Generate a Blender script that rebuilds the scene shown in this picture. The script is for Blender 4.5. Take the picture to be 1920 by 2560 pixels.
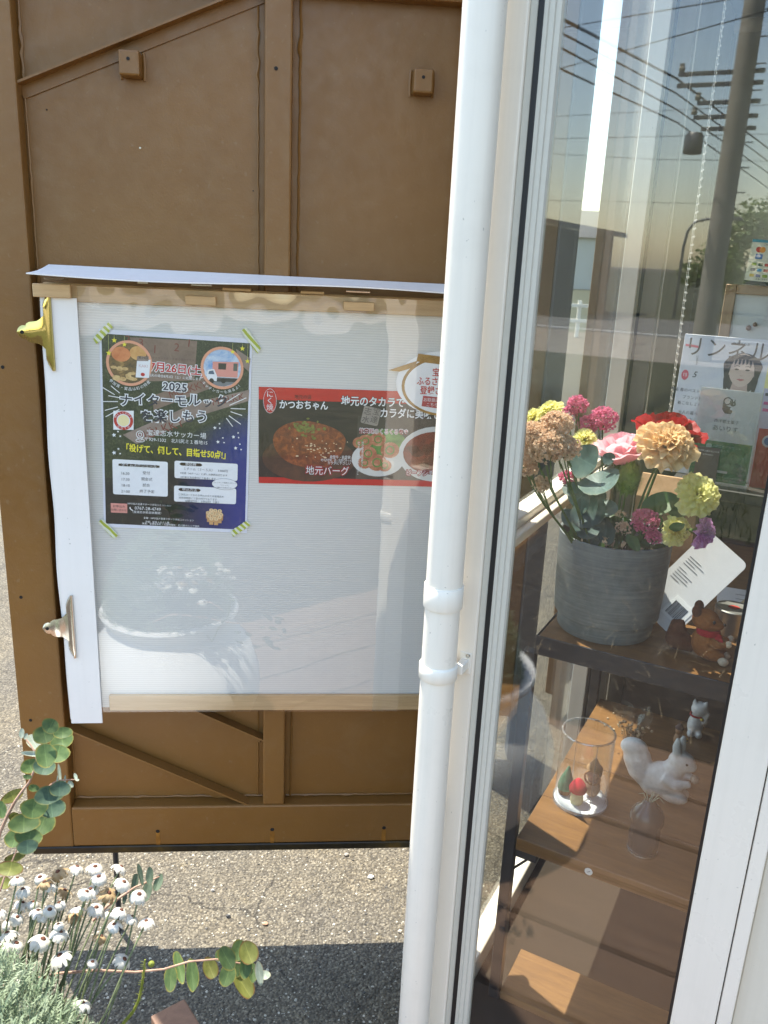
import bpy, bmesh, math, random
from mathutils import Matrix, Vector, noise

random.seed(7)
sc = bpy.context.scene
for o in list(bpy.data.objects):
    bpy.data.objects.remove(o)

# ------------------------------------------------------------------ camera
EYE = Vector((0, 0, 1.68))
pitch, roll = math.radians(17.0), math.radians(2.65)
F = Vector((0, math.cos(pitch), -math.sin(pitch)))
R0 = Vector((1, 0, 0)); U0 = R0.cross(F)
RR = R0 * math.cos(roll) + U0 * math.sin(roll)
UU = -R0 * math.sin(roll) + U0 * math.cos(roll)
cam = bpy.data.cameras.new('camera')
cam.sensor_fit = 'VERTICAL'
cam.sensor_height = 8.4
cam.sensor_width = 6.3
cam.lens = 8.4 * 2100 / 2560
cam.clip_start = 0.02
cam.clip_end = 3000
cam.dof.use_dof = True
cam.dof.focus_distance = 1.62
cam.dof.aperture_fstop = 2.0
camo = bpy.data.objects.new('camera', cam)
sc.collection.objects.link(camo)
M = Matrix((RR, UU, -F)).transposed().to_4x4()
M.translation = EYE
camo.matrix_world = M
sc.camera = camo

# ------------------------------------------------------------------ sky and sun
SUN_EL = math.radians(68)
SUN_AZ = math.radians(48)                       # behind the sign, to the left
to_sun = Vector((-math.cos(SUN_AZ) * math.cos(SUN_EL), math.sin(SUN_AZ) * math.cos(SUN_EL), math.sin(SUN_EL)))
w = bpy.data.worlds.new('World'); sc.world = w; w.use_nodes = True
nt = w.node_tree; nt.nodes.clear()
sky = nt.nodes.new('ShaderNodeTexSky'); sky.sky_type = 'NISHITA'; sky.sun_disc = False
sky.sun_elevation = SUN_EL
sky.sun_rotation = math.atan2(to_sun.x, to_sun.y)
sky.air_density = 1.3; sky.dust_density = 1.0; sky.ozone_density = 0.0
bg = nt.nodes.new('ShaderNodeBackground'); bg.inputs[1].default_value = 0.15
wo = nt.nodes.new('ShaderNodeOutputWorld')
nt.links.new(sky.outputs[0], bg.inputs[0]); nt.links.new(bg.outputs[0], wo.inputs[0])
sl = bpy.data.lights.new('sun', 'SUN'); sl.energy = 4.4; sl.angle = math.radians(0.53); sl.color = (1, .94, .84)
so = bpy.data.objects.new('sun', sl); sc.collection.objects.link(so)
so.rotation_euler = to_sun.to_track_quat('Z', 'Y').to_euler()

sc.view_settings.view_transform = 'Standard'
sc.view_settings.look = 'None'
sc.view_settings.exposure = 1.86
sc.view_settings.gamma = 1.0
sc.view_settings.use_curve_mapping = False
sc.render.engine = 'CYCLES'
sc.cycles.use_denoising = True
sc.cycles.caustics_reflective = False
sc.cycles.caustics_refractive = False
sc.cycles.max_bounces = 10
sc.cycles.diffuse_bounces = 4
sc.cycles.glossy_bounces = 6
sc.cycles.transparent_max_bounces = 40
sc.cycles.sample_clamp_indirect = 6

# ------------------------------------------------------------------ helpers
COL = sc.collection

def S(c):
    """sRGB 0-255 -> linear"""
    r = []
    for v in c:
        v /= 255
        r.append(v / 12.92 if v <= .04045 else ((v + .055) / 1.055) ** 2.4)
    return tuple(r)

class NT:
    def __init__(s, name):
        s.m = bpy.data.materials.new(name); s.m.use_nodes = True
        s.t = s.m.node_tree; s.t.nodes.clear()
        s.out = s.t.nodes.new('ShaderNodeOutputMaterial')
    def n(s, typ, **kw):
        nd = s.t.nodes.new(typ)
        for k, v in kw.items():
            if k.startswith('i_'):
                key = k[2:]
                key = int(key) if key.isdigit() else key.replace('_', ' ')
                nd.inputs[key].default_value = v
            else:
                setattr(nd, k, v)
        return nd
    def l(s, a, b):
        s.t.links.new(a, b)
    def ramp(s, fac, stops):
        r = s.n('ShaderNodeValToRGB')
        while len(r.color_ramp.elements) < len(stops):
            r.color_ramp.elements.new(.5)
        for e, (p, c) in zip(r.color_ramp.elements, stops):
            e.position = p
            e.color = (*c, 1) if len(c) == 3 else c
        if fac is not None:
            s.l(fac, r.inputs[0])
        return r
    def coord(s, kind='Object', scale=None, rot=None):
        c = s.n('ShaderNodeTexCoord')
        if scale is None and rot is None:
            return c.outputs[kind]
        mp = s.n('ShaderNodeMapping')
        if scale is not None: mp.inputs['Scale'].default_value = scale
        if rot is not None: mp.inputs['Rotation'].default_value = rot
        s.l(c.outputs[kind], mp.inputs[0])
        return mp.outputs[0]
    def noise(s, vec, scale, detail=4, rough=.55, dist=0.):
        n = s.n('ShaderNodeTexNoise')
        n.inputs['Scale'].default_value = scale; n.inputs['Detail'].default_value = detail
        n.inputs['Roughness'].default_value = rough; n.inputs['Distortion'].default_value = dist
        s.l(vec, n.inputs['Vector'])
        return n
    def mix(s, fac, a, b, blend='MIX'):
        m = s.n('ShaderNodeMix', data_type='RGBA', blend_type=blend)
        for sock, v in ((m.inputs[0], fac), (m.inputs[6], a), (m.inputs[7], b)):
            if hasattr(v, 'is_linked') or isinstance(v, bpy.types.NodeSocket):
                s.l(v, sock)
            else:
                sock.default_value = v if not isinstance(v, tuple) else (*v[:3], 1)
        return m.outputs[2]
    def math(s, op, a, b=None):
        m = s.n('ShaderNodeMath', operation=op)
        for i, v in enumerate((a, b)):
            if v is None: continue
            if isinstance(v, bpy.types.NodeSocket): s.l(v, m.inputs[i])
            else: m.inputs[i].default_value = v
        return m.outputs[0]
    def bump(s, h, strength=.2, dist=.001):
        b = s.n('ShaderNodeBump'); b.inputs['Strength'].default_value = strength; b.inputs['Distance'].default_value = dist
        s.l(h, b.inputs['Height'])
        return b.outputs[0]
    def bsdf(s, color=None, rough=.5, metal=0., normal=None, spec=.5, trans=0.):
        p = s.n('ShaderNodeBsdfPrincipled')
        def put(k, v):
            if isinstance(v, bpy.types.NodeSocket): s.l(v, p.inputs[k])
            elif isinstance(v, tuple): p.inputs[k].default_value = (*v[:3], 1)
            elif v is not None: p.inputs[k].default_value = v
        put('Base Color', color); put('Roughness', rough); put('Metallic', metal)
        put('Specular IOR Level', spec)
        if trans: put('Transmission Weight', trans)
        if normal is not None: s.l(normal, p.inputs['Normal'])
        return p
    def done(s, shader):
        s.l(shader, s.out.inputs[0]); return s.m

MATS = {}
def flat(name, c, rough=.55, metal=0., spec=.5):
    """printed or moulded colour with faint procedural variation"""
    if name in MATS: return MATS[name]
    t = NT(name)
    n = t.noise(t.coord(), 90, 3)
    c = c if max(c) <= 1 else S(c)
    k = t.ramp(n.outputs[0], [(.3, tuple(v * .975 for v in c)), (.7, tuple(min(1, v * 1.02) for v in c))])
    MATS[name] = t.done(t.bsdf(k.outputs[0], rough, metal, spec=spec).outputs[0])
    return MATS[name]

def petal_mat(name, c, c2=None, trans=.4, rough=.6, scale=60, k=1.):
    if name in MATS: return MATS[name]
    t = NT(name); c = tuple(v * k for v in S(c)); c2 = tuple(v * k for v in S(c2)) if c2 else tuple(v * .75 for v in c)
    n = t.noise(t.coord(), scale, 3)
    rp_ = t.ramp(n.outputs[0], [(.3, c2), (.62, c)])
    p = t.bsdf(rp_.outputs[0], rough, spec=.3)
    tr = t.n('ShaderNodeBsdfTranslucent'); t.l(rp_.outputs[0], tr.inputs[0])
    mx = t.n('ShaderNodeMixShader'); mx.inputs[0].default_value = trans
    t.l(p.outputs[0], mx.inputs[1]); t.l(tr.outputs[0], mx.inputs[2])
    MATS[name] = t.done(mx.outputs[0]); return MATS[name]

def clear_mat(name, f0=.04, rough=.0, tint=(1, 1, 1), haze=0., bump=None):
    """clear sheet: straight transmission plus a Fresnel reflection (Schlick), same from both sides"""
    t = NT(name)
    g = t.n('ShaderNodeNewGeometry')
    vm = t.n('ShaderNodeVectorMath', operation='DOT_PRODUCT')
    t.l(g.outputs['Incoming'], vm.inputs[0]); t.l(g.outputs['Normal'], vm.inputs[1])
    a = t.math('ABSOLUTE', vm.outputs['Value'])
    q = t.math('POWER', t.math('SUBTRACT', 1.0, a), 5.0)
    fr = t.math('ADD', t.math('MULTIPLY', q, 1 - f0), f0)
    tr = t.n('ShaderNodeBsdfTransparent'); tr.inputs[0].default_value = (*tint, 1)
    gl = t.n('ShaderNodeBsdfGlossy'); gl.inputs['Roughness'].default_value = rough
    if bump:
        h = t.noise(t.coord('Object', bump[0]), bump[1], 2)
        t.l(t.bump(h.outputs[0], bump[2], bump[3]), gl.inputs['Normal'])
    mx = t.n('ShaderNodeMixShader'); t.l(fr, mx.inputs[0]); t.l(tr.outputs[0], mx.inputs[1]); t.l(gl.outputs[0], mx.inputs[2])
    sh = mx.outputs[0]
    if haze:
        df = t.n('ShaderNodeBsdfDiffuse'); df.inputs[0].default_value = (.8, .8, .8, 1)
        m2 = t.n('ShaderNodeMixShader')
        n = t.noise(t.coord(), 60, 5, .7)
        sp = t.ramp(n.outputs[0], [(.45, (haze * .3,) * 3), (.75, (haze * 2.2,) * 3)])
        t.l(sp.outputs[0], m2.inputs[0]); t.l(sh, m2.inputs[1]); t.l(df.outputs[0], m2.inputs[2])
        sh = m2.outputs[0]
    return t.done(sh)

def tag(o, label=None, cat=None, group=None, kind=None):
    if label: o['label'] = label
    if cat: o['category'] = cat
    if group: o['group'] = group
    if kind: o['kind'] = kind
    return o

def thing(name, label, cat, mat=None, loc=(0, 0, 0), rotz=0., group=None):
    o = bpy.data.objects.new(name, None); COL.objects.link(o)
    o.empty_display_size = .05
    o.matrix_world = (mat or Matrix()) @ Matrix.Translation(loc) @ Matrix.Rotation(rotz, 4, 'Z')
    return tag(o, label, cat, group)

def link(name, me, mat, parent=None, M=None):
    if mat is not None and len(me.materials) == 0:
        me.materials.append(mat)
    o = bpy.data.objects.new(name, me); COL.objects.link(o)
    if mat is not None and me.materials[0] != mat:      # shared mesh data, own material
        o.material_slots[0].link = 'OBJECT'; o.material_slots[0].material = mat
    if parent is not None: o.parent = parent
    if M is not None:
        if parent is not None: o.matrix_local = M
        else: o.matrix_world = M
    return o

def mesh(name, v, f, mat, parent=None, smooth=False, M=None):
    me = bpy.data.meshes.new(name); me.from_pydata([tuple(p) for p in v], [], f); me.update()
    if smooth:
        me.polygons.foreach_set('use_smooth', [True] * len(me.polygons))
        me.set_sharp_from_angle(angle=math.radians(42))
    return link(name, me, mat, parent, M)

def bm_obj(name, bm, mat, parent=None, smooth=False, M=None):
    me = bpy.data.meshes.new(name); bm.to_mesh(me); bm.free()
    if smooth:
        me.polygons.foreach_set('use_smooth', [True] * len(me.polygons))
    return link(name, me, mat, parent, M)

def box(name, x0, x1, y0, y1, z0, z1, mat, parent=None, bev=.001, M=None, seg=1):
    bm = bmesh.new()
    bmesh.ops.create_cube(bm, size=1)
    for v in bm.verts:
        v.co = Vector(((x0 + x1) / 2 + v.co.x * (x1 - x0), (y0 + y1) / 2 + v.co.y * (y1 - y0), (z0 + z1) / 2 + v.co.z * (z1 - z0)))
    if bev:
        bev = min(bev, .45 * min(abs(x1 - x0), abs(y1 - y0), abs(z1 - z0)))
        bmesh.ops.bevel(bm, geom=bm.edges[:], offset=bev, segments=seg, affect='EDGES', profile=.5)
    return bm_obj(name, bm, mat, parent, False, M)

class MB:
    """collects several shapes that make up ONE part"""
    def __init__(s): s.v = []; s.f = []
    def add(s, v, f):
        o = len(s.v); s.v += [tuple(p) for p in v]; s.f += [tuple(i + o for i in q) for q in f]
    def box(s, x0, x1, y0, y1, z0, z1):
        s.add([(x0, y0, z0), (x1, y0, z0), (x1, y1, z0), (x0, y1, z0), (x0, y0, z1), (x1, y0, z1), (x1, y1, z1), (x0, y1, z1)],
              [(0, 3, 2, 1), (4, 5, 6, 7), (0, 1, 5, 4), (1, 2, 6, 5), (2, 3, 7, 6), (3, 0, 4, 7)])
    def build(s, name, mat, parent=None, smooth=False, M=None):
        return mesh(name, s.v, s.f, mat, parent, smooth, M)

def frame_at(d):
    d = Vector(d).normalized()
    u = d.cross(Vector((0, 0, 1)))
    if u.length < 1e-4: u = d.cross(Vector((1, 0, 0)))
    u.normalize(); v = d.cross(u).normalized()
    return d, u, v

def tube_vf(pts, rad, n=8, cap=True):
    pts = [Vector(p) for p in pts]
    if not hasattr(rad, '__len__'): rad = [rad] * len(pts)
    V, Fc = [], []
    pu = None
    for i, p in enumerate(pts):
        d = (pts[min(i + 1, len(pts) - 1)] - pts[max(i - 1, 0)]).normalized()
        if pu is None:
            _, u, v = frame_at(d)
        else:
            u = (pu - d * pu.dot(d)).normalized(); v = d.cross(u)
        pu = u
        for k in range(n):
            a = 2 * math.pi * k / n
            V.append(p + (u * math.cos(a) + v * math.sin(a)) * rad[i])
    for i in range(len(pts) - 1):
        for k in range(n):
            a, b = i * n + k, i * n + (k + 1) % n
            Fc.append((a, b, b + n, a + n))
    if cap:
        e = len(V); V += V[:n] + V[(len(pts) - 1) * n:len(pts) * n]
        Fc.append(tuple(range(e + n - 1, e - 1, -1))); Fc.append(tuple(range(e + n, e + 2 * n)))
    return V, Fc

def tube(name, pts, rad, mat, parent=None, n=8, smooth=True, M=None):
    v, f = tube_vf(pts, rad, n)
    return mesh(name, v, f, mat, parent, smooth, M)

def lathe_vf(prof, n=32, c=(0, 0, 0)):
    V, Fc = [], []
    m = len(prof)
    for k in range(n):
        a = 2 * math.pi * k / n
        for r, z in prof:
            V.append((c[0] + r * math.cos(a), c[1] + r * math.sin(a), c[2] + z))
    for k in range(n):
        for i in range(m - 1):
            a, b = k * m + i, ((k + 1) % n) * m + i
            Fc.append((a, b, b + 1, a + 1))
    return V, Fc

def lathe(name, prof, mat, parent=None, n=32, c=(0, 0, 0), smooth=True, M=None):
    v, f = lathe_vf(prof, n, c)
    o = mesh(name, v, f, mat, parent, smooth, M)
    return o

def ell_vf(c, r, nu=14, nv=10, nz=0., seed=0):
    V, Fc = [], []
    for j in range(nv + 1):
        t = math.pi * j / nv
        for i in range(nu):
            a = 2 * math.pi * i / nu
            d = Vector((math.sin(t) * math.cos(a), math.sin(t) * math.sin(a), math.cos(t)))
            k = 1 + (nz * noise.noise(d * 2.1 + Vector((seed, seed * 2, 0))) if nz else 0)
            V.append((c[0] + d.x * r[0] * k, c[1] + d.y * r[1] * k, c[2] + d.z * r[2] * k))
    for j in range(nv):
        for i in range(nu):
            a, b = j * nu + i, j * nu + (i + 1) % nu
            Fc.append((a, a + nu, b + nu, b))
    return V, Fc

def sculpt(name, blobs, mat, parent=None, voxel=.004, smooth_it=6, M=None):
    """fuse overlapping ellipsoids and capsules into one continuous surface"""
    mb = MB()
    for b in blobs:
        if b[0] == 'e': mb.add(*ell_vf(b[1], b[2], 16, 12))
        else: mb.add(*tube_vf(b[1], b[2], 10))
    me = bpy.data.meshes.new(name); me.from_pydata(mb.v, [], mb.f); me.update()
    o = bpy.data.objects.new(name, me); COL.objects.link(o)
    md = o.modifiers.new('r', 'REMESH'); md.mode = 'VOXEL'; md.voxel_size = voxel
    sm = o.modifiers.new('s', 'SMOOTH'); sm.iterations = smooth_it; sm.factor = .5
    dg = bpy.context.evaluated_depsgraph_get()
    m2 = bpy.data.meshes.new_from_object(o.evaluated_get(dg))
    bpy.data.objects.remove(o)
    m2.name = name
    m2.polygons.foreach_set('use_smooth', [True] * len(m2.polygons))
    return link(name, m2, mat, parent, M)

_font_cache = {}
def text_mesh(s, size, offset=0., align='CENTER', space=1., shear=0., line=1.):
    key = (s, round(size, 5), round(offset, 5), align, space, shear, line)
    if key in _font_cache: return _font_cache[key]
    cu = bpy.data.curves.new('t', 'FONT'); cu.body = s; cu.size = size; cu.offset = offset
    cu.align_x = align; cu.align_y = 'CENTER'; cu.space_character = space; cu.shear = shear; cu.space_line = line
    cu.fill_mode = 'BOTH'; cu.resolution_u = 2 if size < .012 else 4
    o = bpy.data.objects.new('t', cu); COL.objects.link(o)
    dg = bpy.context.evaluated_depsgraph_get()
    me = bpy.data.meshes.new_from_object(o.evaluated_get(dg))
    bpy.data.objects.remove(o)
    _font_cache[key] = me
    return me

def text(parent, s, x, z, size, mat, y, align='CENTER', rot=0., outline=None, offset=0., space=1., shear=0., name='lettering', line=1., sx=1., oy=.00025):
    """flat lettering in the parent's local x-z plane, facing -y"""
    M = Matrix.Translation((x, y, z)) @ Matrix.Rotation(rot, 4, 'Y') @ Matrix.Rotation(math.pi / 2, 4, 'X') @ Matrix.Diagonal((sx, 1, 1, 1))
    if outline:
        om, ow = outline
        me = text_mesh(s, size, ow, align, space, shear, line).copy(); me.name = 'lettering_outline'
        link('lettering_outline', me, om, parent, M)
        M = Matrix.Translation((0, -oy, 0)) @ M
    me = text_mesh(s, size, offset, align, space, shear, line).copy(); me.name = name
    return link(name, me, mat, parent, M)

def poly(parent, pts, y, mat, name='print_shape'):
    """flat printed shape: convex outline in local x-z"""
    v = [(p[0], y, p[1]) for p in pts]
    return mesh(name, v, [tuple(range(len(v)))], mat, parent)

def ngon(cx, cz, rx, rz, n=28, a0=0.):
    return [(cx + rx * math.cos(a0 + 2 * math.pi * k / n), cz + rz * math.sin(a0 + 2 * math.pi * k / n)) for k in range(n)]

def rrect(x0, x1, z0, z1, r, n=5):
    P = []
    for cx, cz, a in ((x1 - r, z1 - r, 0), (x0 + r, z1 - r, 90), (x0 + r, z0 + r, 180), (x1 - r, z0 + r, 270)):
        for k in range(n):
            t = math.radians(a + 90 * k / (n - 1)); P.append((cx + r * math.cos(t), cz + r * math.sin(t)))
    return P

def ring(parent, cx, cz, r0, r1, y, mat, n=40, name='print_ring'):
    v, f = [], []
    for k in range(n):
        a = 2 * math.pi * k / n
        v += [(cx + r0 * math.cos(a), y, cz + r0 * math.sin(a)), (cx + r1 * math.cos(a), y, cz + r1 * math.sin(a))]
    for k in range(n):
        a, b = 2 * k, 2 * ((k + 1) % n)
        f.append((a, a + 1, b + 1, b))
    return mesh(name, v, f, mat, parent)

def star(parent, cx, cz, r, y, mat, rot=0.):
    v = [(cx, y, cz)]
    for k in range(10):
        a = rot + math.pi / 2 + math.pi * k / 5; q = r if k % 2 == 0 else r * .45
        v.append((cx + q * math.cos(a), y, cz + q * math.sin(a)))
    return mesh('star', v, [(0, 1 + k, 1 + (k + 1) % 10) for k in range(10)], mat, parent)

def line2(parent, pts, wd, y, mat, name='print_line'):
    v, f = [], []
    for i, p in enumerate(pts):
        a = Vector(pts[max(i - 1, 0)]); b = Vector(pts[min(i + 1, len(pts) - 1)])
        d = (b - a).normalized(); n = Vector((-d.y, d.x)) * wd / 2
        v += [(p[0] + n.x, y, p[1] + n.y), (p[0] - n.x, y, p[1] - n.y)]
    for i in range(len(pts) - 1):
        f.append((2 * i, 2 * i + 1, 2 * i + 3, 2 * i + 2))
    return mesh(name, v, f, mat, parent)

# local frames: PF = brown panel / sign (x along, y behind the sign face), SF = shop (x along its glass front, y into the room)
PF = Matrix.Translation((-.4, 1.70, 0)) @ Matrix.Rotation(math.radians(5.4), 4, 'Z')
SF = Matrix.Translation((.12782, 1.33435, 0)) @ Matrix.Rotation(math.radians(-27.5), 4, 'Z')

# ------------------------------------------------------------------ materials
def m_brown():
    t = NT('brown_paint'); co = t.coord()
    big = t.noise(co, 2.2, 5, .65); fine = t.noise(co, 210, 3, .6); mid = t.noise(co, 34, 4, .6)
    c = t.ramp(big.outputs[0], [(.25, (.162, .0715, .0145)), (.5, (.188, .0850, .0178)), (.75, (.212, .099, .0218))])
    col = c.outputs[0]
    spk = t.noise(co, 75, 2, .5); dust = t.ramp(spk.outputs[0], [(.66, (0, 0, 0)), (.76, (.30, .30, .30))])
    col = t.mix(dust.outputs[0], col, (.24, .165, .085)); sm = t.noise(co, 5.5, 6, .75, 1.2); smr = t.ramp(sm.outputs[0], [(.52, (0, 0, 0)), (.72, (.16, .16, .16))]); col = t.mix(smr.outputs[0], col, (.25, .175, .09))
    patch = t.ramp(big.outputs[0], [(.42, (.25,) * 3), (.60, (1,) * 3)])           # roller texture stronger in patches
    h = t.math('ADD', t.math('MULTIPLY', t.math('MULTIPLY', fine.outputs[0], patch.outputs[0]), .7), t.math('MULTIPLY', mid.outputs[0], .9))
    r = t.ramp(mid.outputs[0], [(.3, (.34,) * 3), (.7, (.52,) * 3)])
    return t.done(t.bsdf(col, r.outputs[0], normal=t.bump(h, .45, .0015)).outputs[0])
def m_asphalt():
    t = NT('asphalt'); co = t.coord()
    v = t.n('ShaderNodeTexVoronoi'); v.inputs['Scale'].default_value = 118; t.l(co, v.inputs['Vector'])
    v2 = t.n('ShaderNodeTexVoronoi'); v2.inputs['Scale'].default_value = 210; t.l(co, v2.inputs['Vector'])
    sep = t.n('ShaderNodeSeparateColor'); t.l(v.outputs['Color'], sep.inputs[0])
    sep2 = t.n('ShaderNodeSeparateColor'); t.l(v2.outputs['Color'], sep2.inputs[0])
    st = t.ramp(sep.outputs[0], [(.0, (.12, .113, .10)), (.35, (.17, .158, .136)), (.62, (.21, .195, .165)), (.85, (.28, .26, .22)), (1., (.42, .40, .35))])
    s2 = t.ramp(sep2.outputs[1], [(.0, (.09, .085, .078)), (.6, (.17, .158, .138)), (1., (.34, .32, .28))])
    d = t.ramp(v.outputs['Distance'], [(.25, (0, 0, 0)), (.5, (1, 1, 1))])
    col = t.mix(d.outputs[0], st.outputs[0], s2.outputs[0])
    big = t.noise(co, 3.2, 5, .6)
    tint = t.ramp(big.outputs[0], [(.3, (.41, .385, .335)), (.5, (.50, .46, .375)), (.72, (.55, .49, .375))])
    col = t.mix(1.0, col, tint.outputs[0], 'MULTIPLY')
    # cracks: worn dark joints of their own shape
    wob = t.noise(co, 6, 4); dv = t.n('ShaderNodeVectorMath', operation='ADD')
    sc_ = t.n('ShaderNodeVectorMath', operation='SCALE'); sc_.inputs['Scale'].default_value = .16
    t.l(wob.outputs['Color'], sc_.inputs[0]); t.l(co, dv.inputs[0]); t.l(sc_.outputs[0], dv.inputs[1])
    cr = t.n('ShaderNodeTexVoronoi', feature='DISTANCE_TO_EDGE'); cr.inputs['Scale'].default_value = 1.9
    t.l(dv.outputs[0], cr.inputs['Vector'])
    ck = t.ramp(cr.outputs['Distance'], [(.0, (.35, .35, .35)), (.005, (.5, .5, .5)), (.010, (1, 1, 1))])
    cm = t.noise(co, 2.1, 3); cmr = t.ramp(cm.outputs[0], [(.42, (0, 0, 0)), (.56, (1, 1, 1))])
    col = t.mix(cmr.outputs[0], col, t.mix(1.0, col, ck.outputs[0], 'MULTIPLY'))
    stn = t.noise(co, 9, 5, .7, .8); sr = t.ramp(stn.outputs[0], [(.30, (.70, .70, .70)), (.45, (1, 1, 1)), (.62, (1, 1, 1)), (.74, (1.22, 1.15, .95))]); col = t.mix(1.0, col, sr.outputs[0], 'MULTIPLY')
    h = t.math('SUBTRACT', t.math('SUBTRACT', 1.0, v.outputs['Distance']), t.math('MULTIPLY', v2.outputs['Distance'], .4))
    return t.done(t.bsdf(col, .85, normal=t.bump(h, .9, .006), spec=.3).outputs[0])
def m_wood(name, c1, c2, scale=(3, 40, 40), rough=.6, fine=1., ring=9.):
    t = NT(name); co = t.coord('Object', scale)
    n = t.noise(co, 1.6, 5, .6, 1.2); g = t.noise(co, ring, 3, .7, .4)
    f = t.math('ADD', t.math('MULTIPLY', n.outputs[0], .62), t.math('MULTIPLY', g.outputs[0], .38 * fine))
    c = t.ramp(f, [(.28, c2), (.5, tuple((a + b) / 2 for a, b in zip(c1, c2))), (.68, c1)])
    return t.done(t.bsdf(c.outputs[0], rough, normal=t.bump(g.outputs[0], .25, .0008)).outputs[0])
def m_flute():
    t = NT('fluted_plastic'); co = t.coord()
    wv = t.n('ShaderNodeTexWave', wave_type='BANDS', bands_direction='Z'); wv.inputs['Scale'].default_value = 62
    wv.inputs['Distortion'].default_value = .25; t.l(co, wv.inputs['Vector'])
    c = t.ramp(wv.outputs[0], [(.0, (.62, .61, .585)), (1., (.70, .695, .665))])
    return t.done(t.bsdf(c.outputs[0], .45, normal=t.bump(wv.outputs[0], .25, .0008)).outputs[0])
def m_dirty(name, c, rough=.34, amt=.10, stain=(.30, .27, .20)):
    """painted or plastic surface with faint streaks, smudges and specks"""
    t = NT(name); run = t.noise(t.coord('Object', (30, 30, .9)), 2.2, 5, .65); bl = t.noise(t.coord(), 7, 5, .7); sp = t.noise(t.coord(), 130, 2, .5)
    f1 = t.ramp(run.outputs[0], [(.45, (0, 0, 0)), (.78, (amt,) * 3)]); f2 = t.ramp(bl.outputs[0], [(.5, (0, 0, 0)), (.8, (amt * 1.1,) * 3)]); f3 = t.ramp(sp.outputs[0], [(.735, (0, 0, 0)), (.765, (.45,) * 3)])
    col = t.mix(f1.outputs[0], c, stain); col = t.mix(f2.outputs[0], col, stain); col = t.mix(f3.outputs[0], col, tuple(v * .4 for v in stain))
    rr = t.ramp(bl.outputs[0], [(.3, (rough * .85,) * 3), (.75, (min(1, rough * 1.5),) * 3)])
    return t.done(t.bsdf(col, rr.outputs[0], normal=t.bump(bl.outputs[0], .06, .004)).outputs[0])
def m_concrete_pot():
    t = NT('grey_pot'); co = t.coord('Object', (1, 1, 26)); n = t.noise(co, 9, 6, .7); n2 = t.noise(t.coord(), 90, 4, .7)
    c = t.ramp(n.outputs[0], [(.2, (.115, .126, .122)), (.5, (.155, .168, .162)), (.8, (.23, .243, .233))])
    sp = t.ramp(n2.outputs[0], [(.6, (1, 1, 1)), (.75, (1.25, 1.25, 1.22))])
    lo = t.noise(t.coord(), 11, 5, .7); lr = t.ramp(lo.outputs[0], [(.3, (.72, .74, .72)), (.55, (1, 1, 1)), (.75, (1.18, 1.17, 1.13))])
    col = t.mix(1.0, c.outputs[0], sp.outputs[0], 'MULTIPLY'); col = t.mix(1.0, col, lr.outputs[0], 'MULTIPLY')
    return t.done(t.bsdf(col, .7, normal=t.bump(n.outputs[0], .3, .0008)).outputs[0])
def m_noise2(name, stops, scale, rough=.8, detail=5, bump=0., bd=.002, sc3=None, dist=0.):
    t = NT(name); n = t.noise(t.coord('Object', sc3), scale, detail, .65, dist)
    c = t.ramp(n.outputs[0], stops)
    nm = t.bump(n.outputs[0], bump, bd) if bump else None
    return t.done(t.bsdf(c.outputs[0], rough, normal=nm, spec=.35).outputs[0])

BROWN = m_brown(); ASPH = m_asphalt()
PINE = m_wood('pine', (.58, .40, .21), (.40, .25, .115), (2.2, 45, 45), .55)
DECK = m_wood('deck_board', (.200, .120, .070), (.098, .056, .033), (1.4, 16, 16), .65, 1., 12)
SHELFW = m_wood('shelf_wood', (.215, .106, .031), (.108, .050, .015), (3, 26, 26), .42, 1., 14)
POSTW = m_wood('post_wood', (.21, .12, .075), (.13, .075, .048), (20, 20, 3), .7)
FLUTE = m_flute()
PVC = m_dirty('white_pvc', (.77, .715, .62), .30, .10)
ALU = m_dirty('white_frame_paint', (.76, .69, .585), .34, .12)
ALU2 = m_dirty('white_mullion_paint', (.72, .665, .575), .28, .10)
WALLW = m_dirty('shop_wall_paint', (.61, .56, .46), .55, .12)
WHITEPL = m_dirty('white_sheet', (.75, .72, .69), .42, .06)
GREYBEAD = flat('glazing_bead', (.56, .535, .46), .4)
BLACK = flat('black_gasket', (.006, .006, .007), .5)
STEELB = flat('black_steel', (.022, .022, .025), .38)
DARKHOLE = flat('drill_hole', (.006, .005, .004), .8)
RUSTY = m_noise2('rust_stain', [(.3, (.19, .075, .010)), (.7, (.30, .13, .016))], 60, .6)
WELD = flat('weld_paint', (.195, .089, .0195), .42)
CHROME = flat('nickel_steel', (.62, .60, .55), .22, 1.)
BRASS = flat('brass_plate', (.56, .46, .17), .07, 1.)
GLASS = clear_mat('window_glass', .085, .0, (.975, .985, .975), .003)
GLASS2 = clear_mat('side_glass', .045, .0, (.97, .985, .975), .004)
FILM = clear_mat('clear_film', .125, .015, (.985, .99, .99), 0., ((3, 3, 3), 3.0, .02, .01))
ACRYL = clear_mat('clear_acrylic', .06, .02, (.96, .97, .97), .02)

# ------------------------------------------------------------------ ground and setting
def sheet(name, x0, x1, y0, y1, z, mat, M=None, kind='structure'):
    o = mesh(name, [(x0, y0, z), (x1, y0, z), (x1, y1, z), (x0, y1, z)], [(0, 1, 2, 3)], mat, None, False, M)
    return tag(o, kind=kind)

g = sheet('ground', -900, 900, -900, 900, 0, ASPH)
g['label'] = 'worn grey asphalt with pale stone chips'
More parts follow.
